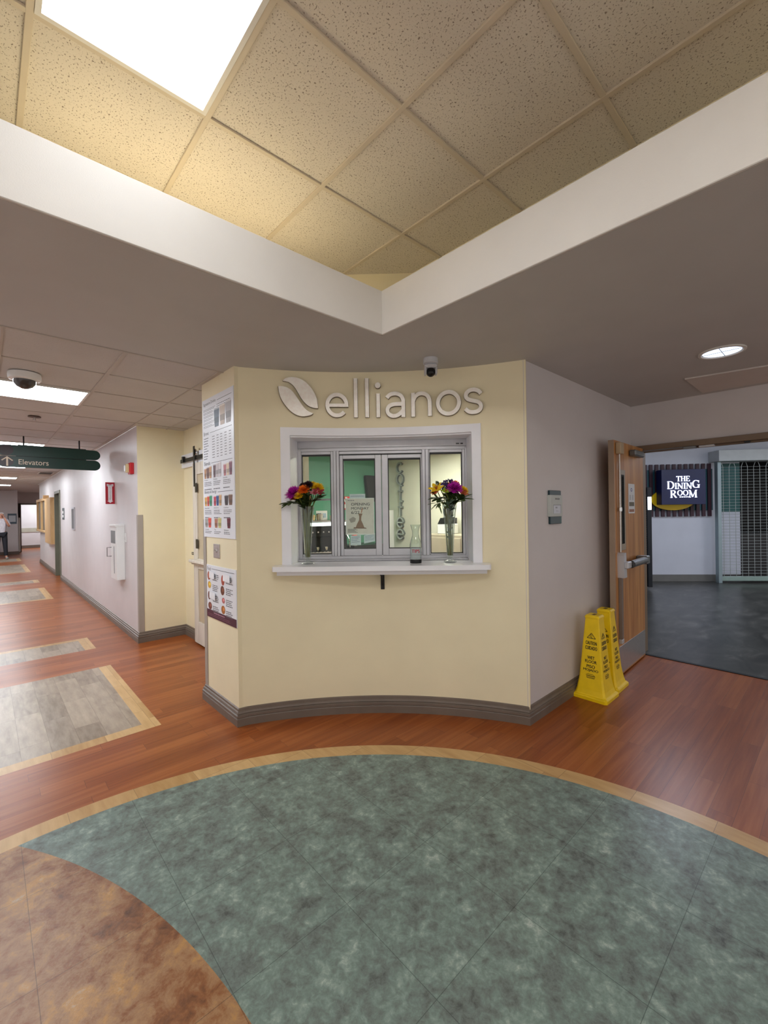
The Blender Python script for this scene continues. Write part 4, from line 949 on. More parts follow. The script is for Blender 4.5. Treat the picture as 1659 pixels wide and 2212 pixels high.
for x in (D0+.05, D1-.12):
    h_ = MB(); h_.box(x, x+.045, -.008, 0, DH-.28, DH+.20, m_blackmetal, .003); h_.lathe([(0, -.01), (.04, -.01), (.045, 0), (.04, .01), (0, .01)], m_chrome, 22, xf=lambda q, x=x: (x+.022+q[0], .012+q[2], DH+.125+q[1])); h_.build('hanger', bd, True)
for z in (1.12, 1.78): MB().box(D0+.09, D0+.155, -.006, 0, z, z+.11, m_black, .002).build('hinge_plate', bd)
lp = thing('latch_plate', 'small black latch pull on the cream wall beside the sliding door', 'latch', (1.904, 5.52, 1.055), -PI/2)
MB().box(-.09, .0, -.004, 0, -.016, .016, m_black, .002).build('plate', lp); MB().box(-.074, -.012, -.006, -.003, -.006, .006, m_chrome, .001).build('pull', lp)

# ------------------------------------------------------------------ corridor wall items
fs = thing('fire_strobe', 'red fire alarm strobe high on the corridor wall by the cream corner', 'alarm', (1.365, 6.06, 2.12), -PI/2)
m_red = mat('alarm_red', (190, 30, 40), .4)
MB().box(-.06, .06, -.045, 0, -.07, .07, m_red, .006).build('housing', fs); MB().box(-.045, .02, -.075, -.045, -.05, .055, mat('strobe_face', (216, 196, 150), .4), .004).build('face', fs)
MB().box(-.045, -.005, -.095, -.075, -.04, .04, mat('strobe_lens', (236, 236, 240), .1), .008).build('lens', fs)
fe = thing('fire_extinguisher_sign', 'red and white fire extinguisher arrow sign standing out from the corridor wall', 'sign', (1.365, 7.1, 1.857), 0)
MB().box(-.112, 0, -.003, .003, -.153, .153, ink(176, 22, 44), .001).build('panel', fe)
p = MB(); WH = ink(240, 236, 240)
p.prism([(-.095, .130), (-.056, .118), (-.017, .130), (-.017, .098), (-.032, .093), (-.032, -.11), (-.017, -.108), (-.056, -.138), (-.095, -.108), (-.080, -.11), (-.080, .093), (-.095, .098)][::-1], -.0038, -.003, WH)
for i in range(4): pass
put_text(p, 'FIRE', -.090, -.022, .098, .114, -.0042, DK)
for i, ch in enumerate('EXTINGUISHER'): 
    wd = .005 if ch == 'I' else .014; put_text(p, ch, -.056-wd/2, -.056+wd/2, .078-i*.0158, .078-i*.0158+.0115, -.0042, DK)
p.build('print', fe)
ds = thing('ppe_dispenser', 'white wall dispenser cabinet with a grey window and wire handle', 'dispenser', (1.365, 6.70, 0.69), -PI/2)
MB().box(-.19, .17, -.098, 0, 0, .72, m_whiteplastic, .006).build('cabinet', ds)
MB().box(-.20, .175, -.112, 0, .70, .735, m_whiteplastic, .006).build('lid', ds)
MB().box(-.16, .10, -.1005, -.098, .48, .65, mat('dispenser_window', (126, 132, 134), .2), .002).build('view_window', ds)
MB().tube([(-.14, -.098, .30), (-.14, -.15, .30), (-.14, -.15, .42), (-.14, -.098, .42)], .004, m_alu_d, 8).build('wire_handle', ds)
MB().box(.02, .03, -.102, -.098, .08, .44, ink(120, 122, 124)).build('slot', ds)
ws = thing('wall_plate', 'small white wall control between the dispenser and the corner guard', 'switch', (1.365, 6.47, 1.25), -PI/2)
MB().box(-.035, .035, -.012, 0, -.06, .06, m_whiteplastic, .003).build('plate', ws); MB().box(-.012, .012, -.016, -.012, -.03, .012, ink(214, 214, 214), .002).build('rocker', ws)
fr_ = thing('framed_notice', 'silver framed glass notice on the corridor wall beyond the dispenser', 'frame', (1.365, 10.93, 1.25), -PI/2)
MB().box(-.17, .17, -.02, 0, 0, .47, m_alu, .004).build('frame', fr_); MB().box(-.14, .14, -.023, -.02, .035, .435, mat('reflective_notice', (150, 160, 164), .08, .3)).build('glass', fr_)
p = MB()
sgn = thing('room_sign', 'small grey-green room sign on the corridor wall beside the green door frame', 'sign', (1.365, 12.5, 1.46), -PI/2)
MB().box(-.14, .14, -.012, 0, 0, .27, mat('sign_slate', (88, 96, 98), .5), .003).build('plate', sgn); MB().box(-.1, .1, -.014, -.012, .05, .11, m_whiteplastic).box(-.1, .1, -.014, -.012, .14, .2, m_whiteplastic).build('insert', sgn)
d1 = structroot('door_1', (1.365, 13.58, 0), -PI/2)
m_dframe = mat('sage_steel_frame', (116, 116, 100), .4)
b = MB(); b.box(-.53, -.46, -.02, .14, 0, 2.18, m_dframe, .003); b.box(.46, .53, -.02, .14, 0, 2.18, m_dframe, .003); b.box(-.46, .46, -.02, .14, 2.11, 2.18, m_dframe, .003); b.build('door_frame', d1)
MB().box(-.46, .46, .09, .13, .01, 2.11, mat('sage_door', (96, 96, 84), .5)).build('door_leaf', d1)
# wooden reception window
rw = thing('reception_window', 'light wood framed reception window far along the corridor wall', 'window', (1.365, 16.3, 0), -PI/2)
x0, x1 = -2.05, 2.02   # x = 16.3 - Y
b = MB(); b.box(.62, x1, -.09, 0, .80, 2.04, m_birch, .004); b.build('side_panel', rw)
b = MB(); b.box(x0, .62, -.09, 0, 2.00, 2.08, m_birch, .004); b.box(x0, .62, -.10, 0, 1.07, 1.12, m_birch, .004)
for x in (x0, -.72, .54): b.box(x, x+.09, -.085, 0, 1.12, 2.0, m_birch, .004)
b.build('frame', rw)
for xa, xb in ((x0+.09, -.72), (-.63, .54)):
    MB().box(xa, xb, -.03, -.024, 1.12, 2.0, mat('reception_glass', (196, 204, 208), .15)).build('pane', rw); MB().box(xa, xa+.35*(xb-xa), -.035, -.03, 1.12, 2.0, mat('reception_blind', (120, 104, 84), .6)).build('blind', rw)
MB().box(.66, .74, -.13, 0, 2.04, 2.14, m_birch, .004).build('side_cap', rw)
# far end items
fg = guard(1.035, 23.249, .1, 1.5, 1, 'taupe corner guard on the far white wall behind the person')
fp = thing('framed_poster', 'small dark blue framed poster on the far white wall behind the person', 'poster', (0.86, 23.249, 1.25), 0)
MB().box(-.16, .12, -.02, 0, 0, .42, mat('poster_blue', (70, 90, 104), .4)).build('frame', fp); MB().box(-.13, .09, -.022, -.02, .08, .34, ink(196, 204, 210)).build('sheet', fp)
d2 = structroot('door_2', (1.13, 25.25, 0), 0)
b = MB(); b.box(0, .06, -.08, .08, 0, 2.13, m_dframe); b.box(0, 2.0, -.08, .08, 2.07, 2.13, m_dframe); b.build('door_frame', d2)
MB().box(.01, .05, -.85, -.06, .01, 2.06, mat('far_door', (110, 98, 92), .5)).build('door_leaf', d2)

# ------------------------------------------------------------------ hanging wayfinding sign
m_sg = mat('sign_green', (18, 62, 54), .3); m_sgt = mat('sign_beige_letter', (244, 236, 218), .4)
hs = thing('hanging_sign', 'dark green hanging corridor sign of two rounded bars reading Elevators with an arrow', 'sign', (0.72, 7.5, 2.20), 0)
def pill(x0, x1, z0, z1): r = (z1-z0)/2; zc = (z0+z1)/2; return ell(x1-r, zc, r, r, -90, 90, 12)+ell(x0+r*1.2, zc, r*1.2, r, 90, 270, 12)
for z0, z1, nm in ((.150, .290, 'upper_bar'), (0, .143, 'lower_bar')): MB().prism(pill(-.60, .543, z0, z1), -.02, .02, m_sg).build(nm, hs)
MB().box(-.40, .37, -.015, .015, .141, .152, m_black).build('spacer', hs)
for x in (-.32, .293): MB().tube([(x, 0, .285), (x, 0, .42)], .009, m_black, 10).build('hanging_rod', hs, True)
MB().box(-.38, .37, -.012, .012, .288, .300, m_black).build('top_channel', hs)
m_em = mat('sign_emblem_plum', (52, 34, 40), .3)
MB().prism(ell(-.500, .2195, .075, .067, 0, 350, 30), -.0225, -.02, m_em).build('emblem', hs); MB().prism(ell(-.500, .0715, .075, .068, 0, 350, 30), -.0225, -.02, m_em).build('emblem', hs)
p = MB(); put_text(p, 'Elevators', -.376, -.06, .038, .106, -.0212, m_sgt, bold=.01)
p.ribbon([(-.49, .012), (-.49, .125)], .020, -.0245, -.0225, m_sgt); p.ribbon([(-.545, .082), (-.49, .128), (-.435, .082)], .016, -.0246, -.0225, m_sgt)
p.build('lettering', hs)

# ------------------------------------------------------------------ room sign on the lilac wall
rs = thing('room_sign', 'grey room sign plate between two dark teal blocks on the lilac wall', 'sign', (3.295, WY, 1.427), 0)
m_teal = mat('sign_teal', (22, 52, 60), .3)
MB().box(-.092, .095, -.018, 0, 0, .065, m_teal, .004).box(.070, .095, -.019, -.002, .0, .065, mat('teal_edge', (50, 92, 92), .3), .003).build('lower_block', rs); MB().box(-.098, .092, -.018, 0, .222, .262, m_teal, .004).build('upper_block', rs)
MB().box(-.108, .092, -.028, 0, .0585, .226, mat('sign_grey', (186, 190, 186), .4), .002).build('plate', rs)
p = MB(); put_text(p, '306.02A', -.035, .045, .190, .203, -.0285, DK, bold=.03); p.box(-.062, .064, -.0286, -.028, .082, .150, ink(120, 122, 126)); p.box(-.060, .058, -.029, -.0286, .082, .146, ink(206, 210, 220))
p.box(-.03, .0, -.0294, -.029, .122, .134, ink(150, 152, 160)); p.box(-.02, .02, -.0294, -.029, .10, .103, ink(150, 152, 160)); p.build('insert', rs)

# ------------------------------------------------------------------ double-door frame and the open leaf
df = structroot('door_3', (HX, 0, 0), 0)
m_jamb = mat('taupe_steel_frame', (124, 104, 84), .4)
MB().box(-.03, .17, 1.51, 1.56, 0, 2.14, m_jamb, .003).build('jamb', df); MB().box(-.03, .17, -.42, -.37, 0, 2.14, m_jamb, .003).build('jamb', df)
b = MB(); b.box(-.03, .17, -.42, 1.56, 2.135, 2.19, m_jamb, .003); b.box(.04, .10, -.40, 1.51, 2.122, 2.135, m_jamb, .003); b.build('head', df)
b = MB(); b.box(-.01, .05, .88, 1.0, 2.115, 2.135, m_alu, .003); b.box(-.01, .03, .62, .66, 2.12, 2.135, m_alu_d); b.build('strike', df)
LD = thing('open_door', 'open honey-coloured wooden door leaf with panic bar, folded back beside the wet floor cones', 'door', (5.045, 1.475, 0.012), PI+math.radians(1.9))
# local x runs from the hinge to the free edge; local -y points to the wall, +y to the viewer
LW = .90; LH = 2.145; LT_ = .046
m_edge = mat('door_edge_trim', (158, 136, 116), .45)
b = MB(); b.box(0, LW-.006, -LT_, 0, 0, LH, m_doorwood, .001); b.build('leaf', LD)
MB().box(LW-.006, LW, -LT_-.001, .001, 0, LH, m_edge, .001).build('edge_trim', LD)
MB().box(.01, LW-.02, .0, .0022, .015, .265, m_steel, .001).build('kick_plate', LD)
def dx(X): return 5.045-X
b = MB(); a0_, a1_ = dx(4.425), dx(4.272)
b.box(a0_, a1_, 0, .010, 1.14, 1.885, mat('lite_frame', (158, 146, 128), .45), .003); b.build('lite_frame', LD)
MB().box(a0_+.038, a1_-.04, .008, .0115, 1.20, 1.84, mat('dark_lite_glass', (26, 24, 24), .08)).build('lite_glass', LD)
MB().box(dx(4.285), dx(4.19), 0, .045, 2.02, 2.125, mat('latch_case', (186, 164, 132), .4), .006).build('top_latch', LD)
MB().tube([(dx(4.235), .018, 2.03), (dx(4.235), .018, 1.13)], .008, m_steel, 10).build('vertical_rod', LD, True)
b = MB(); b.lathe([(0, -.02), (.016, -.018), (.018, 0), (.016, .018), (0, .02)], m_chrome, 14, dx(4.235), .02, 1.52, False); b.build('rod_guide', LD, True)
m_bar = mat('panic_bar_grey', (120, 122, 124), .35, .5)
b = MB(); b.prism([(dx(4.29), .90), (dx(4.21), .90), (dx(4.20), 1.10), (dx(4.215), 1.125), (dx(4.27), 1.125)], 0, .055, m_alu); b.box(dx(4.33), dx(4.22), .05, .085, .985, 1.045, m_alu, .006); b.build('latch_case', LD)
MB().tube([(dx(4.33), .075, 1.015), (dx(4.78), .075, 1.015)], .033, m_bar, 18).build('push_bar', LD, True)
MB().tube([(dx(4.33), .075, 1.015), (dx(4.345), .075, 1.015)], .035, m_black, 18).build('bar_sleeve', LD, True)
MB().box(dx(4.86), dx(4.76), 0, .10, .975, 1.055, m_bar, .008).build('bar_end', LD)
MB().box(dx(4.27), dx(4.215), 0, .03, .30, .34, m_alu, .004).build('lower_latch', LD); MB().box(dx(4.26), dx(4.225), .0, .03, .34, .90, mat('rod_cover', (124, 112, 104), .4), .002).build('rod_cover', LD)
b = MB(); b.box(dx(4.86), dx(4.57), 0, .065, 2.03, 2.09, m_bar, .012); b.build('closer_body', LD)
# the arm reaches from the closer to the head frame
b = MB(); b.tube([(dx(4.84), .05, 2.095), (.06, .34, 2.112), (-.0, .38, 2.116)], .007, m_bar, 8); b.box(-.03, .05, .36, .46, 2.098, 2.118, m_bar, .003); b.build('closer_arm', LD)
p_ = thing('door_flyer', 'white printed flyer with two photos taped to the open wooden door', 'flyer', (5.045, 1.475, 0.012), PI+math.radians(1.9))
MB().box(dx(4.74), dx(4.545), .0005, .0014, 1.478, 1.765, ink(216, 218, 222)).build('sheet', p_)
b = MB(); b.box(dx(4.72), dx(4.565), .0012, .0018, 1.548, 1.588, ink(92, 84, 60)); b.box(dx(4.72), dx(4.565), .0012, .0018, 1.492, 1.518, ink(150, 96, 70)); b.prism(ell(dx(4.64), 1.707, .028, .018, 0, 340, 20), .0012, .0018, ink(90, 90, 150)); b.prism(ell(dx(4.64), 1.707, .014, .009, 0, 340, 20), .0012, .0022, ink(216, 218, 222))
for i in range(5): b.box(dx(4.70), dx(4.66), .0012, .0018, 1.61+i*.010, 1.615+i*.010, ink(130, 132, 138)); b.box(dx(4.62), dx(4.58), .0012, .0018, 1.61+i*.010, 1.615+i*.010, ink(130, 132, 138))
b.build('print', p_)

# ------------------------------------------------------------------ wet floor cones
m_cone = mat('caution_yellow', (244, 206, 8), .42, 0, .06, 12, .06, 90)
def cone_body():
    mb = MB(); prof = [(.1385, 0), (.1385, .024), (.134, .030), (.124, .034), (.119, .040), (.109, .075), (.101, .12), (.093, .17), (.0565, .610), (.054, .642), (.058, .645), (.058, .655), (.049, .668)]
    vs = []; 
    for h_, z in prof:
        c = h_*0.12
        for sx, sy in ((1, 1), (-1, 1), (-1, -1), (1, -1)):
            if sx*sy > 0: pts = [(sx*h_, sy*(h_-c)), (sx*(h_-c), sy*h_)]
            else: pts = [(sx*(h_-c), sy*h_), (sx*h_, sy*(h_-c))]
            vs += [(a, b_, z) for a, b_ in pts]
    n = 8; fs = [(i*n+k, i*n+(k+1) % n, (i+1)*n+(k+1) % n, (i+1)*n+k) for i in range(len(prof)-1) for k in range(n)]
    N = (len(prof)-1)*n; 
    fs += [tuple(range(n))[::-1], tuple(N+k for k in range(n))]
    mb.add(vs, fs, m_cone); return mb
def cone(x, y, lab, rz=0.0):
    t = thing('wet_floor_cone', lab, 'caution cone', (x, y, 0), rz, 'yellow wet floor cones by the open door')
    cone_body().build('body', t)
    MB().box(-.026, .026, -.012, .012, .6675, .6695, mat('cone_slot', (120, 92, 20), .6)).build('handle_slot', t)
    K2 = ink(26, 22, 16)
    for rot in (0, -PI/2):          # faces towards -y and -x
        cr, sr = math.cos(rot), math.sin(rot)
        def face(p, cr=cr, sr=sr):
            x_, y_, z_ = p; hw = .093+(.0565-.093)*(z_-.17)/.44; yy = -(hw+.0012)+y_
            return (x_*cr-yy*sr, x_*sr+yy*cr, z_)
        b = MB()
        for tx_, w_, z_, hh in (('CAUTION', .088, .433, .028), ('CUIDADO', .094, .393, .028), ('WET', .056, .318, .024), ('FLOOR', .092, .286, .024), ('PISO', .066, .248, .024), ('MOJADO', .118, .216, .024)):
            nx = 'AUTIDO' in tx_; put_text(b, tx_, -w_/2, w_/2, z_, z_+hh, 0, K2, xf=face, bold=.03, spacing=1.0)
        tri = [(-.033, .485), (0, .527), (.033, .485)]
        for i in range(3): b.ribbon([tri[i], tri[(i+1) % 3]], .004, -.0005, .0, K2, xf=face)
        b.ribbon([(-.004, .519), (-.010, .496), (.002, .490)], .003, -.0005, 0, K2, xf=face); b.ribbon([(.001, .517), (.004, .503), (.001, .490), (.008, .488)], .003, -.0005, 0, K2, xf=face)
        b.ribbon([(-.03, .178), (-.034, .192), (-.02, .197), (.02, .197), (.032, .188), (.034, .180)], .003, -.0005, 0, K2, xf=face); b.ribbon([(-.034, .174), (.034, .174)], .003, -.0005, 0, K2, xf=face); b.ribbon([(-.028, .185), (.028, .185)], .005, -.0005, 0, K2, xf=face)
        b.ribbon([(-.03, .167), (.03, .167)], .003, -.0005, 0, K2, xf=face)
        b.build('lettering', t)
    b = MB(); b.lathe([(0, 0), (.006, .001), (.007, .004), (0, .006)], m_cone, 12, xf=lambda q: (-.064-q[2], q[0], .555+q[1])); b.build('peg', t, True)
    return t
cone(3.690, 1.452, 'front left yellow wet floor cone, the larger looking one against the wall')
cone(3.980, 1.475-.005, 'rear right yellow wet floor cone, partly hidden behind the front one', math.radians(1.5))

# ------------------------------------------------------------------ dining room beyond the double door
DR = math.atan2(-.743, .669)
P0 = (10.18, 2.866)
def dl2w(x, y): return (P0[0]+x*math.cos(DR)-y*math.sin(DR), P0[1]+x*math.sin(DR)+y*math.cos(DR))
w = MB(); w.box(-4.6, 1.76, 0, .12, 0, 3.1, m_dining_wall); w.box(1.76, 9, 0, .12, 2.46, 3.1, m_dining_wall); w.box(6.5, 9, 0, .12, 0, 2.46, m_dining_wall)
w.box(1.5-.24+.02, 1.76, -.004, 0, 1.425, 2.42, mat('wall_teal_panel', (34, 92, 90), .5)); 
struct(w, 'wall_far', P0+(0,), DR)
struct(MB().box(-4.6, 1.76, -.012, 0, 0, .145, m_basegrey, .003), 'baseboard_far', P0+(0,), DR)
m_dk = mat('dark_servery', (26, 26, 28), .6)
w = MB(); w.box(1.76, 6.5, 2.4, 2.5, 0, 2.5, m_dk); w.box(1.70, 1.76, .12, 2.5, 0, 2.5, m_dk); w.box(6.5, 6.56, .12, 2.5, 0, 2.5, m_dk); w.box(1.7, 6.56, .12, 2.5, 2.46, 2.52, m_dk)
struct(w, 'wall_far', P0+(0,), DR)
for i, (x, lab) in enumerate(((2.5, 'dark servery counter unit directly behind the left end of the grille curtain'), (4.0, 'second dark servery counter unit behind the grille, farther right'))):
    t = thing('servery_counter', lab, 'counter', dl2w(x, 1.5)+(0,), DR); MB().box(-.7, .7, -.35, .35, 0, .88, mat('servery_front', (54, 52, 54), .5)).build('body', t); MB().box(-.72, .72, -.38, .36, .88, .92, mat('servery_top', (70, 72, 74), .4), .004).build('top', t)
struct(MB().box(5.22, 7.6, 6.0, 6.1, 0, 3.1, m_dining_wall), 'wall_left')
struct(MB().box(5.2, 5.22, 1.6, 6.0, 0, 3.1, m_dining_wall).box(5.2, 5.22, -3.4, 1.6, 2.62, 3.1, m_dining_wall), 'wall_near')
struct(MB().box(5.2, 16.5, -3.5, 7.6, 3.05, 3.12, mat('dining_ceiling_paint', (210, 208, 204), .8)), 'ceiling')
m_dlens = emis('dining_light_lens', (226, 236, 255), DINING_LIGHT)
troffer(6.6, 7.8, 1.5, 2.1, 3.049, m_dlens, 'dining room ceiling light near the doors, hidden above the header', 'dining room lights'); troffer(8.2, 9.4, 0.0, 0.6, 3.049, m_dlens, 'dining room ceiling light in the middle, hidden above the header', 'dining room lights')
troffer(9.6, 10.8, -1.6, -1.0, 3.049, m_dlens, 'dining room ceiling light far right, hidden above the header', 'dining room lights')
# sign: slat backing
sg = thing('dining_room_sign', 'navy sign with glowing white letters over a yellow ellipse on plum slats', 'sign', P0+(0,), DR)
m_plum = mat('slat_plum', (54, 16, 34), .5); m_navy = mat('sign_navy', (8, 22, 74), .35); m_yel = mat('sign_yellow', (250, 206, 10), .4); m_tealb = mat('backing_teal', (20, 78, 88), .5)
MB().box(-.55, 1.22, -.03, -.001, 1.47, 2.315, m_tealb).build('backing_board', sg)
for i in range(-6, 12): 
    x = .0+i*.1135-.02
    if x > 1.2 or x < -.6: continue
    MB().box(x, x+.068, -.055, -.03, 1.345, 2.425, m_plum, .003).build('slat', sg)
MB().prism(ell(.42, 1.70, .43, .222, 0, 354, 60), -.10, -.06, m_yel).build('ellipse', sg)
MB().box(.088, .925, -.30, -.105, 1.592, 2.297, m_navy, .004).build('panel', sg)
m_let = emis('glowing_letter', (236, 242, 255), 1.0)
# serif capitals built from strokes; each letter box is 1 high, w wide
def serif(mb, ch, x, z, h_, wsc=1.0):
    TH, TN, SF = .145, .05, .045
    def bar(x0, z0, x1, z1, t): P.append(('r', [(x0, z0), (x1, z1)], t))
    def sf(xc, zc, w=.30): P.append(('r', [(xc-w/2, zc), (xc+w/2, zc)], SF))
    P = []; W = .7
    if ch == 'T': W = .74; bar(.37, .02, .37, .98, TH); bar(0, .965, .74, .965, .06); sf(.37, .025, .34); bar(.02, .80, .02, .97, .045); bar(.72, .80, .72, .97, .045)
    if ch == 'H': W = .86; bar(.17, .02, .17, .98, TH); bar(.69, .02, .69, .98, TH); bar(.2, .51, .68, .51, TN); [sf(a, b_) for a in (.17, .69) for b_ in (.025, .975)]
    if ch == 'E': W = .70; bar(.17, .02, .17, .98, TH); bar(.05, .97, .64, .97, .06); bar(.03, .03, .68, .03, .06); bar(.2, .51, .5, .51, TN); bar(.63, .79, .63, .98, .045); bar(.67, .02, .67, .24, .045); bar(.49, .42, .49, .6, .04)
    if ch == 'D': W = .90; bar(.17, .02, .17, .98, TH); P.append(('r', [(.05, .97), (.40, .97)]+ell(.40, .5, .40, .47, 85, -85, 22)+[(.05, .03)], [TN, TN]+[TN+(TH-TN)*max(0, math.sin(PI*i/22))**1.0 for i in range(23)]+[TN]))
    if ch == 'I': W = .36; bar(.18, .02, .18, .98, TH); sf(.18, .025, .32); sf(.18, .975, .32)
    if ch == 'N': W = .92; bar(.15, .02, .15, .98, TN); bar(.77, .0, .77, .98, TN); bar(.13, .96, .77, .04, TH); sf(.13, .025, .28); sf(.10, .975, .20); sf(.77, .975, .28)
    if ch == 'G': W = .92; P.append(('r', ell(.46, .5, .39, .47, 38, 325, 32), [TN+(TH-TN)*abs(math.cos(math.radians(38+287*i/32))) if 60 < 38+287*i/32 < 300 else TN for i in range(33)])); bar(.78, .02, .78, .42, TH); sf(.76, .42, .30); bar(.78, .68, .78, .96, .05)
    if ch == 'R': W = .86; bar(.17, .02, .17, .98, TH); P.append(('r', [(.05, .97), (.36, .97)]+ell(.36, .745, .26, .225, 85, -85, 16)+[(.2, .52)], [TN, TN]+[TN+(TH-TN)*math.sin(PI*i/16) for i in range(17)]+[TN])); bar(.38, .52, .74, .03, TH); sf(.17, .025, .28); sf(.76, .025, .18)
    if ch == 'O': W = .92; P.append(('r', ell(.46, .5, .38, .465, 0, 360, 40), [TN+(TH-TN)*abs(math.cos(math.radians(9*i))) for i in range(41)]))
    if ch == 'M': W = 1.08; bar(.15, .02, .17, .98, TN); bar(.92, .02, .90, .98, TH); bar(.15, .97, .52, .08, TH*.95); bar(.90, .97, .52, .08, TN); sf(.15, .025, .26); sf(.92, .025, .28); sf(.10, .975, .2); sf(.96, .975, .2)
    for k_, pts, t in P:
        ts = [q*h_ for q in t] if isinstance(t, list) else t*h_
        mb.ribbon([(x+a*h_*wsc, z+b_*h_) for a, b_ in pts], ts, -.312, -.300, m_let)
    return W*h_*wsc+h_*.05
def word(items, x, z, name):
    for ch, h_, dz in items: b = MB(); x += serif(b, ch, x, z+dz, h_); b.build(name, sg)
word([('T', .105, 0), ('H', .105, 0), ('E', .105, 0)], .369, 2.056, 'letter')
word([('D', .155, 0), ('I', .120, 0), ('N', .120, 0), ('I', .120, 0), ('N', .120, 0), ('G', .155, .015)], .189, 1.905, 'letter')
word([('R', .150, 0), ('O', .110, .04), ('O', .110, .04), ('M', .150, 0)], .247, 1.730, 'letter')
b = MB()
for i in range(5): b.box(.427+i*.042, .452+i*.042, -.312, -.300, 1.735, 1.752, m_let)
b.build('underline_dots', sg)
# rolling grille
m_gp = mat('grille_paint', (190, 194, 194), .45); m_gw = mat('grille_wire', (170, 176, 174), .4, .5)
rg = thing('rolling_grille', 'closed silver rolling grille with a grey header box beside the dining room sign', 'grille', P0+(0,), DR)
MB().box(1.16, 6.6, -.33, -.002, 2.44, 2.66, m_gp, .006).build('header_box', rg)
MB().box(1.20, 1.27, -.22, -.12, 0, 2.44, mat('grille_post', (150, 166, 170), .4, .3), .004).build('guide_post', rg)
b = MB(); gy_ = -.17
for i in range(38):
    z = .13+i*.0595; b.tube([(1.27, gy_, z), (6.0, gy_, z)], .0042, m_gw, 5, False)
for i in range(40):
    x = 1.33+i*.115; b.tube([(x, gy_-.004, .10), (x, gy_-.004, 2.34), (x+.03, gy_-.004, 2.42)] if i % 2 else [(x, gy_-.004, .10), (x, gy_-.004, 2.34), (x-.03, gy_-.004, 2.42)], .0045, m_gw, 5, False)
b.build('curtain', rg)
MB().box(1.27, 6.0, gy_-.02, gy_+.02, .04, .13, mat('grille_bottom_bar', (150, 172, 164), .4, .3), .004).build('bottom_bar', rg)
MB().box(1.28, 1.758, -.012, -.001, 0, .145, m_basegrey).build('base_strip', rg)
# vending machine behind the open door
vm = thing('vending_machine', 'dark vending machine standing behind the open wooden door', 'vending machine', dl2w(-.60, -.52)+(0,), DR-math.radians(10))
MB().box(-.45, .22, -.38, .40, 0.05, 1.92, m_black, .01).build('cabinet', vm)
b = MB()
for i in range(30): b.box(-.05, .16, -.386, -.38, .55+i*.042, .565+i*.042, mat('louvre', (96, 100, 104), .4, .4))
b.build('louvres', vm)
MB().box(.16, .235, -.42, .40, .05, 1.92, mat('machine_door', (48, 50, 54), .3, .3), .006).build('front_door', vm)
MB().box(.232, .238, -.40, -.2, 1.50, 1.74, emis('lit_panel', (235, 245, 255), 2.0)).box(.232, .238, -.40, -.24, 1.38, 1.42, m_whiteplastic).box(.17, .23, -.424, -.42, 1.50, 1.74, emis('lit_panel', (235, 245, 255), 2.0)).build('display', vm)
MB().box(.0, .14, -.39, -.38, .55, .80, m_alu_d, .01).build('vend_port', vm)

# ------------------------------------------------------------------ person walking far down the corridor
def skin(name, joints, bones, m, parent, sub=2):
    me = bpy.data.meshes.new(name); me.from_pydata([j[:3] for j in joints], bones, []); o = bpy.data.objects.new(name, me); COL.objects.link(o)
    md = o.modifiers.new('skin', 'SKIN')
    for v, j in zip(me.skin_vertices[0].data, joints): v.radius = (j[3], j[4] if len(j) > 4 else j[3])
    me.skin_vertices[0].data[0].use_root = True
    s = o.modifiers.new('sub', 'SUBSURF'); s.levels = sub; s.render_levels = sub; md.use_smooth_shade = True
    me.materials.append(m); o.parent = parent; return o
pe = thing('person', 'person in light shirt and dark trousers far down the corridor, hand at the face', 'person', (0.45, 21.3, 0), 0)
m_skin = mat('skin_tone', (196, 140, 116), .5)
J = [(0, 0, .95, .13, .10), (0, .0, 1.12, .13, .10), (0, .02, 1.32, .155, .11), (0, .02, 1.44, .09, .08), (0.01, 0, 1.50, .05), (.02, -.01, 1.58, .075, .085), (.03, -.01, 1.68, .075, .09),
     (-.09, 0, .90, .085), (-.10, .10, .50, .055), (-.08, .34, .10, .04), (-.07, .28, .03, .035),
     (.09, 0, .90, .085), (.11, -.12, .50, .055), (.13, -.20, .09, .04), (.15, -.33, .035, .035),
     (.17, .0, 1.42, .055), (.23, -.10, 1.18, .042), (.14, -.20, 1.40, .033), (.09, -.17, 1.52, .028),
     (-.17, .0, 1.42, .055), (-.23, .05, 1.16, .042), (-.20, -.08, .96, .033), (-.20, -.11, .89, .03)]
Bn = [(0, 1), (1, 2), (2, 3), (3, 4), (4, 5), (5, 6), (0, 7), (7, 8), (8, 9), (9, 10), (0, 11), (11, 12), (12, 13), (13, 14), (2, 15), (15, 16), (16, 17), (17, 18), (2, 19), (19, 20), (20, 21), (21, 22)]
skin('body', J, Bn, m_skin, pe)
def grown(ids, extra): return [tuple(J[i][:3])+tuple(r+extra for r in J[i][3:]) for i in ids]
m_shirt = mat('light_print_shirt', (206, 200, 206), .8, 0, .14, 20)
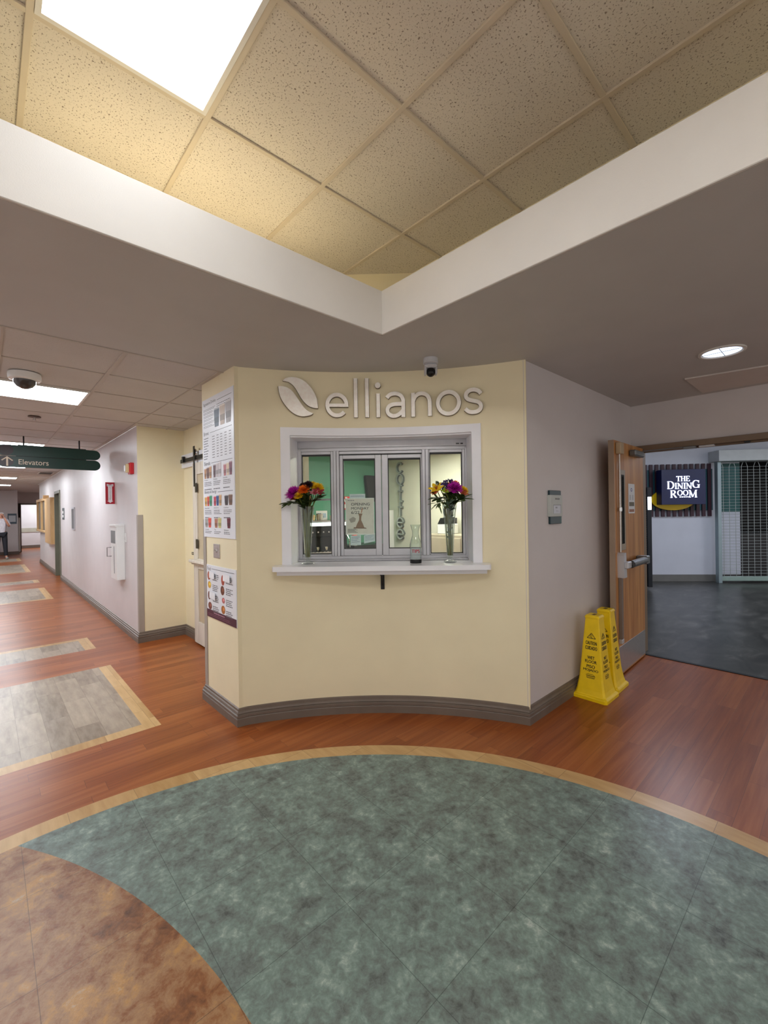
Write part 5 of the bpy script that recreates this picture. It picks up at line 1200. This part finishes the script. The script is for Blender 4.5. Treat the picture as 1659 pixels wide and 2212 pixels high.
skin('shirt', grown([1, 0, 2, 3, 15, 16, 19, 20], .022), [(0, 1), (0, 2), (2, 3), (2, 4), (4, 5), (2, 6), (6, 7)], m_shirt, pe)
skin('trousers', grown([0, 7, 8, 9, 11, 12, 13], .020), [(0, 1), (1, 2), (2, 3), (0, 4), (4, 5), (5, 6)], mat('dark_trousers', (26, 26, 34), .8), pe)
def hairpts(): return [(.035, .005, 1.70, .088, .098), (.03, .03, 1.63, .07, .07)]
skin('hair', hairpts(), [(0, 1)], mat('grey_white_hair', (206, 202, 200), .9), pe, 2)
for (bx, by, bz, sx) in ((.09, -.17, 1.53, 1), (-.20, -.11, .88, -1)):
    b = MB()
    for k in range(4):
        o_ = (k-1.5)*.018; L = (.07, .082, .078, .062)[k]
        if sx > 0: b.tube([(bx-.005, by+o_, bz), (bx-.02, by+o_, bz+L*.6), (bx-.04, by+o_*.9, bz+L)], [.0095, .009, .007], m_skin, 7)
        else: b.tube([(bx+o_, by, bz), (bx+o_, by-.012, bz-L*.6), (bx+o_*.9, by-.0, bz-L)], [.0095, .009, .007], m_skin, 7)
    b.tube([(bx, by-.02*sx, bz-.02*sx), (bx+.01, by-.045, bz+.01*sx), (bx, by-.05, bz+.04*sx)], [.011, .0095, .008], m_skin, 7)
    b.build('fingers', pe, True)
for j in (10, 14):
    q = J[j]; MB().box(q[0]-.045, q[0]+.045, q[1]-.13, q[1]+.10, .0, .075, mat('pale_shoe', (150, 146, 140), .7), .03).build('shoe', pe, True)
b = MB()
for sx in (-1, 1): b.lathe([(0, -.011), (.011, 0), (0, .011)], mat('eye_white', (230, 228, 224), .3), 10, .025+sx*.03, -.098, 1.635, False)
b.build('eyes', pe, True)
MB().tube([(.025, -.095, 1.63), (.025, -.122, 1.60), (.025, -.10, 1.592)], [.008, .013, .01], m_skin, 8).build('nose', pe, True); MB().tube([(.0, -.096, 1.567), (.025, -.103, 1.565), (.05, -.096, 1.567)], .005, mat('lips', (160, 90, 84), .5), 6).build('mouth', pe, True)
